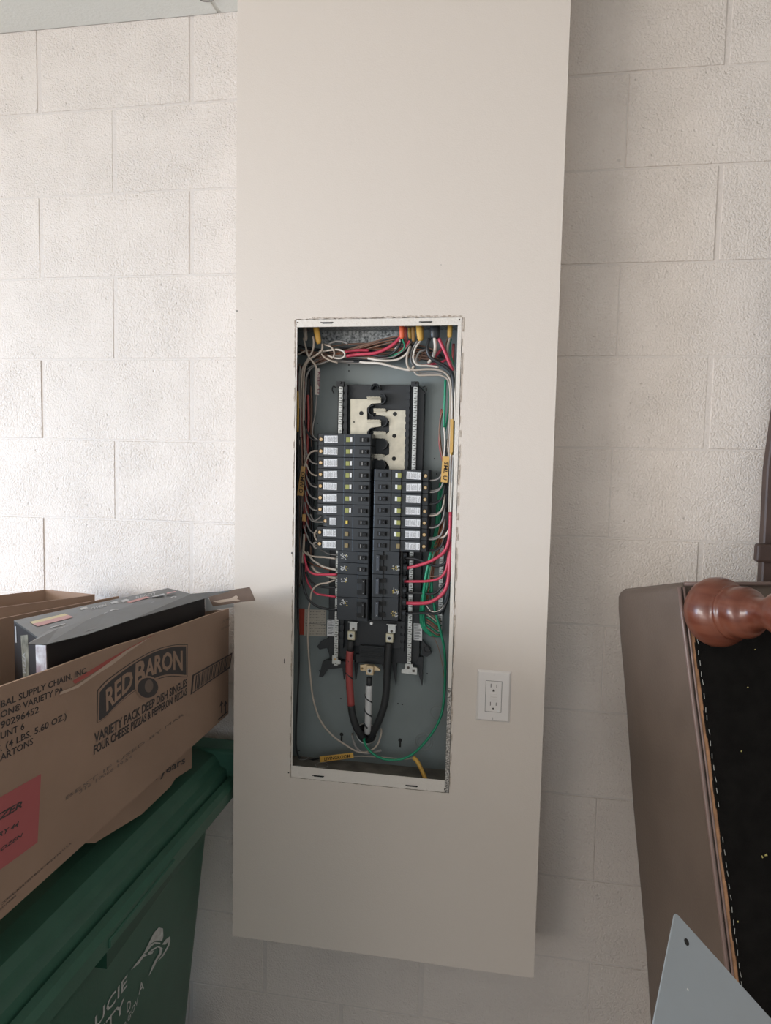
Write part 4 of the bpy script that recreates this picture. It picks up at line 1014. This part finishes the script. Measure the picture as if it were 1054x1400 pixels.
text_on('logo_lettering', 'RED', onban(.08, .44, .16, .84), M['card'], sidew, bold=.03)
text_on('logo_lettering', 'B', onban(.455, .58, .04, .94), M['card'], sidew, bold=.03)
text_on('logo_lettering', 'ARON', onban(.585, .97, .18, .84), M['card'], sidew, bold=.03)
# plain dark oval where the badge sits
def oval(cx_, cy_, rx, ry, rot, m, lift, name):
    ps = []
    for k in range(20):
        q = 2*math.pi*k/20; x_ = math.cos(q)*rx; y_ = math.sin(q)*ry; ps.append(Z1(cx_+x_*math.cos(rot)-y_*math.sin(rot), cy_+x_*math.sin(rot)+y_*math.cos(rot)))
    poly_on(ps, m, lift, name)
oval(588, 468, 48, 46, -.4, 'card', .0016, 'badge'); oval(588, 469, 42, 40, -.4, 'print', .0019, 'badge'); oval(592, 462, 17, 26, .1, 'printlt', .0022, 'badge')
# barcode panel near the far end
Z2 = lambda x_, y_: (180+x_/5.856, 790+y_/5.856)
c4 = [Z2(485, 778), Z2(806, 597), Z2(786, 722), Z2(470, 937)]
poly_on(c4, 'print', .0004, 'barcode_frame')
i4 = [Z2(496, 785), Z2(796, 614), Z2(778, 712), Z2(484, 918)]
poly_on(i4, 'card', .0008, 'barcode_ground')
mb = MB(); u = .05
while u < .97:
    w_ = R_.uniform(.006, .035); 
    def B2(u_, v_):
        a_ = (i4[0][0]+(i4[1][0]-i4[0][0])*u_, i4[0][1]+(i4[1][1]-i4[0][1])*u_); b_ = (i4[3][0]+(i4[2][0]-i4[3][0])*u_, i4[3][1]+(i4[2][1]-i4[3][1])*u_)
        return PB(a_[0]+(b_[0]-a_[0])*v_, a_[1]+(b_[1]-a_[1])*v_)+Vector((.0012, 0, 0))
    mb.add([B2(u, .04), B2(min(1, u+w_), .04), B2(min(1, u+w_), .96), B2(u, .96)], [(0, 1, 2, 3)]); u += w_+R_.uniform(.008, .03)
mb.build('barcode', M['print'], sidew)
for x_ in (302.5, 308):     # this-way-up arrows
    poly_on([(x_-2.6, 966), (x_, 957.5), (x_+2.4, 962), (x_+.7, 962.6), (x_+.6, 974), (x_-.7, 975.5), (x_-.6, 964.5)], 'print', .0006, 'arrow')
poly_on([(298, 983), (311, 971.5), (311, 973.5), (298, 985)], 'print', .0006, 'arrow_line')
for q_, sz, (x0_, y0_) in (('USE FIRST', 3, (303, 852)), ('KEEP FROZEN', 3, (302, 862))): bt(q_, (x0_, y0_), (x0_+12, y0_-6), sz, '', 'printlt', 0)
poly_on([(99, 931), (150, 900), (205, 870), (212, 868), (200, 873), (150, 906), (102, 935)], 'redprint', .0007, 'red_stripe')
poly_on([(80, 950), (84, 945), (104, 937), (130, 919), (152, 903), (172, 889), (205, 871), (174, 892), (154, 908), (132, 922), (106, 940), (88, 947.5)], 'scuff', .0011, 'torn_scuff')
# black printed carton standing inside
car = empty('black_carton', (-.78, -.42, ZB0+.005), 'glossy black printed carton standing inside the big open box', 'box')
K = dict(A=PZ(19, 849, 1.283), Bf=PZ(64, 863, 1.297), Br=PX(280, 817, -.662), Cr=PZ(273, 812, 1.272), D=PZ(229.5, 804.5, 1.276))
A_ = Vector((-.862, -.535, 1.285)); A_ = PZ(19, 849, 1.285); B_ = PX(63, 880, -.668); E1 = PX(280, 817, -.668); G_ = PX(273, 812, -.690); H_ = PZ(229.5, 804.5, 1.268)
A2 = A_
zbot = ZB0+.0055
top = [A2, B_, E1, H_]
down = [Vector((p.x, p.y, zbot)) for p in top]
def face(name, ps, m, par, th=.003, inn=None):
    n_ = (ps[1]-ps[0]).cross(ps[2]-ps[0]).normalized()
    c_ = sum((Vector(p) for p in ps), Vector())/len(ps)
    if n_.dot(c_-Vector((-.78, -.4, 1.12))) < 0: n_ = -n_
    return fixn(MB().prism(ps, -n_*th).build(name, m, par))
face('carton_side', [B_, E1, down[2], down[1]], M['cartonblk'], car)
face('carton_end', [A2, B_, down[1], down[0]], M['cartonblk'], car)
face('carton_side', [H_, A2, down[0], down[3]], M['cartonblk'], car)
face('carton_end', [E1, H_, down[3], down[2]], M['cartonblk'], car)
tpf = face('carton_top', [A2+Vector((0, 0, .001)), B_+Vector((0, 0, .001)), E1+Vector((0, 0, .001)), H_+Vector((0, 0, .001))], M['cartontop'], car)
def on_top(px, py, lift=.0006):
    n_ = (B_-A2).cross(H_-A2).normalized(); n_ = n_ if n_.z > 0 else -n_
    d = ray(px, py); p0 = A2+Vector((0, 0, .001)); return CO+d*((p0-CO).dot(n_)/d.dot(n_))+n_*lift
def tp_poly(ps, m, lift=.0006, name='top_print'):
    q = [on_top(x_, y_, lift) for x_, y_ in ps]; mesh(name, q, [list(range(len(q)))], M[m], tpf)
Zl = lambda x_, y_: (x_/5.856, 790+y_/5.856)
tp_poly([Zl(235, 355), Zl(520, 288), Zl(545, 300), Zl(262, 372)], 'cartonyel')
tp_poly([Zl(262, 372), Zl(545, 300), Zl(590, 318), Zl(300, 392)], 'cartonred', .0008)
for q_ in (((640, 245), (690, 232), (705, 245), (650, 260)), ((880, 200), (930, 185), (950, 198), (895, 212)), ((960, 185), (1010, 170), (1040, 178), (985, 198)), ((470, 405), (560, 380), (600, 395), (500, 425))):
    tp_poly([Zl(*p) for p in q_], 'cartonlt')
text_px('top_lettering', 'OVEN', (124, 834.5), (146, 829), 3.2, lambda a, b: on_top(a, b), M['cartonlt'], tpf, '', .0, lift=Vector((0, 0, .0004)))
text_px('top_lettering', 'COOK', (152, 838.5), (170, 835), 2.6, lambda a, b: on_top(a, b), M['cartonlt'], tpf, '', .0, lift=Vector((0, 0, .0004)))
text_px('top_lettering', 'READY', (185, 819), (214, 812.5), 3, lambda a, b: on_top(a, b), M['cartonlt'], tpf, '', .0, lift=Vector((0, 0, .0004)))
def top_ring(cx_, cy_, rx, ry, w_, m='cartonlt'):
    vs = []; fs = []; n_ = 18
    for k in range(n_):
        q = 2*math.pi*k/n_
        for e_ in (1, w_): vs.append(on_top(*Zl(cx_+math.cos(q)*rx*e_, cy_-math.sin(q)*ry*e_-math.cos(q)*3), .0008))
    for k in range(n_): j = (k+1) % n_; fs.append((k*2, k*2+1, j*2+1, j*2))
    mesh('top_emblem', vs, fs, M[m], tpf)
top_ring(920, 266, 42, 13, .6); top_ring(1235, 204, 34, 10, .6); top_ring(1390, 158, 24, 7, .5)
for q_, m_ in ((((870, 282), (830, 292), (836, 284), (866, 275)), 'cartonlt'), (((980, 262), (1050, 244), (1050, 236), (975, 254)), 'cartonlt'), (((1010, 196), (1170, 150), (1200, 158), (1040, 204)), 'cartonred'),
              (((1215, 150), (1310, 128), (1325, 134), (1230, 156)), 'cartonlt'), (((1330, 124), (1400, 108), (1412, 113), (1340, 130)), 'cartonred'), (((400, 398), (520, 366), (526, 372), (410, 402)), 'cartonlt'),
              (((720, 330), (860, 296), (866, 302), (728, 336)), 'cartonlt')):
    tp_poly([Zl(*p) for p in q_], m_, .0007)
# loose top flap folded out along the near edge, end flap stretching past the box
fl = [PX(38, 880, -.655), PX(63, 881, -.655), PX(120, 867, -.657), PX(180, 847, -.657), PX(280, 818, -.655), PX(319, 806.5, -.650)]
inn = [on_top(*Zl(450, 400), .003), on_top(*Zl(500, 385), .003), on_top(*Zl(700, 350), .003), on_top(150, 838, .003), on_top(262, 813.5, .003), None]
inn[5] = PZ(300, 808.5, PX(300, 808.5, -.66).z)
inn[0] = PZ(66, 862, 1.300); inn[1] = PZ(80, 859, 1.300)
def crease(a_, b_): return a_.lerp(b_, .5)
nf = len(fl); vs = fl+inn; fs = [(i, i+1, nf+i+1, nf+i) for i in range(nf-1)]
o = fixn(mesh('top_flap', vs, fs, M['cartontop'], car, label='loose shiny top flap'))
bm = bmesh.new(); bm.from_mesh(o.data); bmesh.ops.solidify(bm, geom=bm.faces[:], thickness=.0012); bm.to_mesh(o.data); bm.free()
yE = -.235
tab = [PY(285, 816, yE), PY(305, 811, yE), PY(322, 805.5, yE), PY(333, 804, yE), PY(341, 802.5, yE), PY(349, 821, yE), PY(330, 823, yE), PY(310, 826.5, yE), PY(291, 829, yE), PY(287, 821, yE)]
o = fixn(MB().prism(tab, (0, .0014, 0)).build('end_flap', M['flapb'], car, label='brown end flap with torn paper'))
tr = [PY(*Z2(*p), yE-.0004) for p in ((650, 190), (720, 175), (790, 165), (835, 140), (852, 150), (845, 170), (870, 180), (800, 186), (700, 200))]
mesh('torn_paper', tr, [list(range(len(tr)))], M['scuff'], o)
mesh('torn_paper', [PY(*Z2(*p), -.16) for p in ((588, 160), (615, 160), (650, 225), (815, 205), (818, 232), (640, 262), (588, 272))], [list(range(7))], M['cartonlt'], car, label='pale lining paper')
face('end_tape', [PX(48.5, 881, -.690), PX(62.5, 880.5, -.6675), PX(64, 935, -.6675), PX(50, 935, -.690)], M['tape'], car, .001)
# corner graphics on the end of the carton
def on_end(px, py, lift=.0008):
    n_ = (B_-A2).cross(Vector((0, 0, 1))).normalized(); n_ = n_ if n_.y < 0 else -n_
    d = ray(px, py); return CO+d*((A2-CO).dot(n_)/d.dot(n_))+n_*lift
q = [on_end(*Zl(*p)) for p in ((170, 462), (228, 455), (236, 800), (188, 805))]; mesh('end_print', q, [[0, 1, 2, 3]], M['cartonphoto'], car)
q = [on_end(*Zl(*p)) for p in ((122, 385), (132, 388), (138, 520), (128, 518))]; mesh('end_print', q, [[0, 1, 2, 3]], M['cartonlt'], car)
text_on('end_lettering', 'PIZZA', lambda u, v: on_end(*Zl(212, 765), .0012).lerp(on_end(*Zl(206, 600), .0012), u)+(on_end(*Zl(190, 765), .0012)-on_end(*Zl(212, 765), .0012))*v, M['cartonlt'], car, bold=.02)
# open brown box behind
ZR = 1.25
tray = empty('cardboard_box', (-1.13, -.2, 0), 'plain open brown box against the block wall, at the left edge behind the pizza box', 'box')
cA = PZ(0, 830, ZR); cB = PZ(128, 813, ZR); cC = PZ(62, 806.5, ZR); 
ex = (cB-cA).normalized(); cA0 = cA-ex*.18; cD = cC-ex*.42
zb_ = 0.0
def wallp(p, q_, name, m, z0=.0, th=.004, par=tray, z1a=None, z1b=None):
    n_ = (q_-p).cross(Vector((0, 0, 1))).normalized()*th
    a_ = Vector((p.x, p.y, z0)); b_ = Vector((q_.x, q_.y, z0))
    return fixn(MB().prism([a_, b_, Vector((q_.x, q_.y, z1b or q_.z)), Vector((p.x, p.y, z1a or p.z))], n_).build(name, m, par))
cA0 = Vector((-1.26, cA.y-(cA.x+1.26)*ex.y/ex.x, ZR)); cD = Vector((-1.30, cC.y-(cC.x+1.30)*ex.y/ex.x, ZR))
ZT = .895
wallp(cA0, cB, 'side_wall', M['card'], z0=ZT); wallp(cB, cC, 'end_wall', M['cardin'], z0=ZT)
wallp(cC, cD, 'side_wall', M['cardin'], z0=ZT); wallp(cD, cA0, 'end_wall', M['cardin'], z0=ZT)
fixn(MB().prism([Vector((p.x, p.y, ZT)) for p in (cA0, cB, cC, cD)], (0, 0, .004)).build('box_bottom', M['cardin'], tray))
# ================================================================== LEATHER BENCH ON END
be = empty('upholstered_bench', (.45, -.4, 0), 'brown leather bench stood on end with its black underside facing out, right of the chase', 'bench')
near_px = [(927, 798, -.42), (934, 860, None), (945, 950, None), (957, 1040, None), (968, 1130, None), (979, 1215, None), (990, 1300, -.52), (998, 1370, None)]
far_px = [(838, 808, -.18), (841, 860, None), (849, 950, None), (855, 1040, None), (859, 1100, None), (868, 1200, None), (877, 1300, None), (883, 1400, -.30)]
def fill(ps):
    y0, y1 = ps[0][1], ps[-1][1]; out_ = []
    a0 = ps[0][2]; last = [p for p in ps if p[2] is not None][-1]
    for px, py, d in ps:
        yy = a0+(last[2]-a0)*(py-y0)/(last[1]-y0); out_.append(PY(px, py, yy))
    return out_
NE = fill(near_px); FE = fill(far_px)
def ext(E):   # run the edge on down to the floor
    d = (E[-1]-E[-3]); 
    p = E[-1]+d*((.0-E[-1].z)/d.z); return E+[E[-1].lerp(p, .5), p]
NE = ext(NE); FE = ext(FE)
def samp(E, z):
    for a_, b_ in zip(E, E[1:]):
        if a_.z >= z >= b_.z: return a_.lerp(b_, (a_.z-z)/(a_.z-b_.z))
    return E[0]+(E[1]-E[0])*((E[0].z-z)/(E[0].z-E[1].z)) if z > E[0].z else E[-1].copy()
W_ = Vector((.956, .282, .073)).normalized(); W_.z = .0; W_.normalize()
WID = .40
zs = [1, .9975, .991]+[.975-.975*k/21 for k in range(22)]
loops = []
rc_ = .012
nz = NE[0].z
for k, s_ in enumerate(zs):
    zt_ = s_
    a_ = samp(NE, NE[0].z*s_+.0); b_ = samp(FE, FE[0].z*s_)
    e = (b_-a_).normalized()
    dome = 0.006*math.sin(math.pi*min(1, max(0, .1+.8*s_)))
    ins = (.030, .012, .003)[k] if k < 3 else 0
    L_ = []
    # near left corner rounded small, far left corner rounded larger
    r1, r2 = .006, .022
    L_ += [a_+W_*WID, a_+W_*r1, a_+W_*(r1*.3)+e*(r1*.3), a_+e*r1]
    L_ += [a_.lerp(b_, .3)-W_*dome, a_.lerp(b_, .6)-W_*dome*1.2, b_-e*r2]
    L_ += [b_-e*(r2*.3)+W_*(r2*.3), b_+W_*r2, b_+W_*WID]
    cen = (a_+b_)/2+W_*WID/2
    L_ = [p+(cen-p)*(ins*2.2) for p in L_]
    if k == 0: L_ = [p+Vector((0, 0, .003)) for p in L_]
    if k == 0: L_ = [p-Vector((0, 0, .0)) for p in L_]
    if k == len(zs)-1: L_ = [Vector((p.x, p.y, 0)) for p in L_]
    loops.append(L_)
vs, fs = loft(loops)
bb = fixn(mesh('leather_cover', vs, fs, M['leather'], be))
bevel(bb, .006, 2, 40, True)
for p in bb.data.polygons: p.use_smooth = True
# outward normal of the underside
en = (FE[0]-NE[0]).normalized(); dn_ = (NE[6]-NE[0]).normalized(); NU = W_.cross(dn_).normalized()
if NU.y > 0: NU = -NU
# piping along the near edge, frayed edge and black cloth
pts = [samp(NE, z)+W_*.001+NU*.001 for z in [nz-.006-(nz-.02)*k/24 for k in range(25)]]
MB().tube(pts, .0034, 8).build('piping', M['piping'], be, True)
MB().tube([p+W_*.007+NU*.002 for p in pts], .0020, 8).build('piping', M['piping'], be, True)
topP = [samp(NE, nz-.004)+W_*(.01+.38*k/6)+NU*.001+Vector((0, 0, .004)) for k in range(7)]
MB().tube(topP, .0034, 8).build('piping', M['piping'], be, True)
fr = MB(); zz_ = [nz-.03-(nz-.1)*k/60 for k in range(61)]
for i in range(60):
    w1 = .004+.0035*(math.sin(i*1.3)+1)*.5
    if 4 < i < 30 or 26 < i < 56: pass
    a_, b_ = samp(NE, zz_[i])+W_*.010+NU*.0015, samp(NE, zz_[i+1])+W_*.010+NU*.0015
    fr.prism([a_, b_, b_+W_*w1, a_+W_*w1], NU*.002)
fixn(fr.build('frayed_edge', M['frayed'], be))
cl = MB(); col_ = [samp(NE, z) for z in zz_]
vs = []; fs = []; nx_ = 12
for i, p in enumerate(col_):
    for j in range(nx_+1):
        u = j/nx_; vs.append(p+W_*(.0155+.365*u)+NU*(.0050+.003*math.sin(u*9+i*.2)*math.sin(math.pi*u)))
for i in range(len(col_)-1):
    for j in range(nx_): k = i*(nx_+1)+j; fs.append((k, k+1, k+nx_+2, k+nx_+1))
clo = mesh('dust_cover', vs, fs, M['cloth'], be, smooth=True, label='black cloth dust cover'); fixn(clo)
st_ = MB(); z = nz-.012
while z > .3:
    if R_.random() < .78:
        p = samp(NE, z)+W_*.0185+NU*.0066; q_ = samp(NE, z-.008)+W_*(.0185+R_.uniform(-.0015, .0015))+NU*.0066; st_.tube([p, q_], .0006, 4)
    z -= R_.uniform(.012, .022)
st_.build('staple', M['staple'], be)
ln = MB()
for px, py, s_ in ((1043, 1172, .005), (1046, 1169, .004), (1008, 1260, .002), (1022, 940, .0018), (1014, 1027, .0014), (1032, 888, .0012)):
    d = ray(px, py); p0 = NE[0]+NU*.0095; p = CO+d*((p0-CO).dot(NU)/d.dot(NU))
    for k in range(3): 
        q_ = p+W_*R_.uniform(-1, 1)*s_+Vector((0, 0, R_.uniform(-1, 1)*s_*.6)); ln.tube([p, q_], .0008, 4)
ln.build('straw_lint', M['straw'], be)
# leather seam along the top box edge
seam = [FE[0].lerp(NE[0], .06+.88*k/6)-W_*.004-Vector((0, 0, .012)) for k in range(7)]
# turned leg (bun foot), root on the underside near the top corner
def lathe(name, c0, ax, prof, m, par, seg=32):
    ax = ax.normalized(); a_ = ax.orthogonal().normalized(); b_ = ax.cross(a_); vs = []; fs = []
    for h_, r_ in prof:
        for k in range(seg):
            q = 2*math.pi*k/seg; vs.append(c0+ax*h_+(a_*math.cos(q)+b_*math.sin(q))*r_)
    for i in range(len(prof)-1):
        for k in range(seg): fs.append((i*seg+k, i*seg+(k+1) % seg, (i+1)*seg+(k+1) % seg, (i+1)*seg+k))
    fs += [list(range(seg)), [(len(prof)-1)*seg+k for k in range(seg)]]
    return fixn(mesh(name, vs, fs, m, par, smooth=True))
AX = (NU+Vector((.20, 0, .0))).normalized()
lp = [(0, .022), (.002, .034), (.008, .045), (.018, .0525), (.030, .0560), (.042, .0555), (.053, .0510), (.061, .0445), (.064, .0405), (.066, .0405), (.068, .0425), (.071, .0430), (.0735, .0410), (.075, .0400), (.078, .0390), (.085, .0400), (.094, .0395), (.100, .0370), (.105, .0330), (.107, .0290), (.109, .0285), (.112, .0255), (.120, .0235), (.135, .0230), (.150, .031), (.165, .0335), (.180, .031), (.195, .024), (.21, .02), (.24, .018), (.242, .010)]
def leg_at(c0): return lathe('leg', c0, AX, lp, M['wood'], be)
lc = PY(966, 838, -.425)
n0 = NE[0]+NU*.0085; lc = CO+ray(960, 836)*(((n0-CO).dot(NU))/ray(960, 836).dot(NU))
leg_at(lc+NU*.001)
leg_at(lc+W_*.27+NU*.001)
low_ = samp(NE, .13)+W_*.075+NU*.010
leg_at(low_); leg_at(low_+W_*.27)
# ================================================================== GREY SHEET METAL COVER
P0 = PY(923, 1246, -.675)
Nn = Vector((1.35, -1, 1.3)).normalized()
def hit(px, py): d = ray(px, py); return CO+d*((P0-CO).dot(Nn)/d.dot(Nn))
e1 = (hit(893, 1400)-P0).normalized(); e2 = (hit(1054, 1392)-P0).normalized()
L1 = .37; L2 = (P0.z+e1.z*L1)/-e2.z
cov = empty('panel_cover', (P0+e1*L1*.5+e2*L2).to_tuple(), 'grey sheet metal panel cover leaning corner up against the leather bench', 'panel cover')
r_ = .006
def pt(a_, b_): return P0+e1*a_+e2*b_
ps = [pt(r_, 0), pt(r_*.3, r_*.3), pt(0, r_), pt(0, L2), pt(L1, L2), pt(L1, 0)]
if Nn.dot(CO-P0) < 0: Nn = -Nn
sh = bevel(fixn(MB().prism(ps, -Nn*.0022).build('sheet', M['steel'], cov)), .0005)
c = hit(938.5, 1288); a_ = e1.normalized(); b_ = Nn.cross(a_)
mb = MB(); mb.cyl(c+Nn*.0002, Nn, .0044, .0003, 18); mb.build('screw_hole', M['dark'], cov)
mb = MB(); mb.cyl(hit(940, 1353)+Nn*.0001, Nn, .0016, .0003, 7); mb.build('paint_chip', M['white'], cov)
fixn(MB().prism([pt(L1, .01), pt(L1, L2-.01), pt(L1, L2-.01)-Nn*.012, pt(L1, .01)-Nn*.012], e1*-.002).build('folded_edge', M['steel'], cov))
# ================================================================== DARK WOODEN POST AT THE RIGHT EDGE
yP = -.055
po = empty('wooden_frame', (PY(1062, 900, yP).x, yP, 0), 'dark stained wooden post with a short ledge behind the bench, at the right edge', 'wooden frame')
def lx(px, py): return PY(px, py, yP)
u0, u1, u2 = lx(1060, 560), lx(1049, 640), lx(1041.5, 790)
u00 = lx(1100, 300)
mb = MB().prism([u00, u0, u1, u2, Vector((u2.x-.008, yP, 0)), Vector((u2.x+.05, yP, 0)), u2+Vector((.055, 0, 0)), u1+Vector((.058, 0, 0)), u0+Vector((.060, 0, 0)), u00+Vector((.060, 0, 0))], (0, .03, 0))
bevel(fixn(mb.build('post', M['darkwood'], po)), .003)
a_ = lx(1030, 742); b_ = lx(1030, 767)
o = box('ledge', a_.x, a_.x+.14, yP-.025, yP-.0005, b_.z, a_.z, M['darkwood'], po, .006, 3)

# ------------------------------------------------------------------ loose pieces become objects of their own
def split_loose(o):
    me = o.data; n = len(me.vertices); lab = list(range(n))
    def root(i):
        while lab[i] != i: lab[i] = lab[lab[i]]; i = lab[i]
        return i
    for e in me.edges:
        a_, b_ = root(e.vertices[0]), root(e.vertices[1])
        if a_ != b_: lab[a_] = b_
    groups = {}
    for p in me.polygons: groups.setdefault(root(p.vertices[0]), []).append(p)
    if len(groups) < 2: return
    base_ = WL[o]; mats = list(me.materials); par = o.parent; nm = o.name.split('.')[0]; lb = o.get('label')
    for ps in groups.values():
        ids = sorted({i for p in ps for i in p.vertices}); mp = {i: k for k, i in enumerate(ids)}
        q = mesh(nm, [me.vertices[i].co+base_ for i in ids], [[mp[i] for i in p.vertices] for p in ps], mats, par, ps[0].use_smooth, [p.material_index for p in ps], lb)
    bpy.data.objects.remove(o, do_unlink=True); bpy.data.meshes.remove(me)
for o in list(bpy.data.objects):
    nm = o.name.split('.')[0]
    if nm in ('base_foot', 'staple', 'screw_hole', 'flange_slot', 'mounting_hole', 'knockout_ring', 'socket_slot', 'bus_hole', 'clip', 'bus_rail', 'straw_lint', 'mounting_hole'): split_loose(o)
    elif nm in ('torn_paper_edge', 'rating_print', 'sticker_print', 'barcode', 'stab_barrier', 'frayed_edge'): o['kind'] = 'stuff'
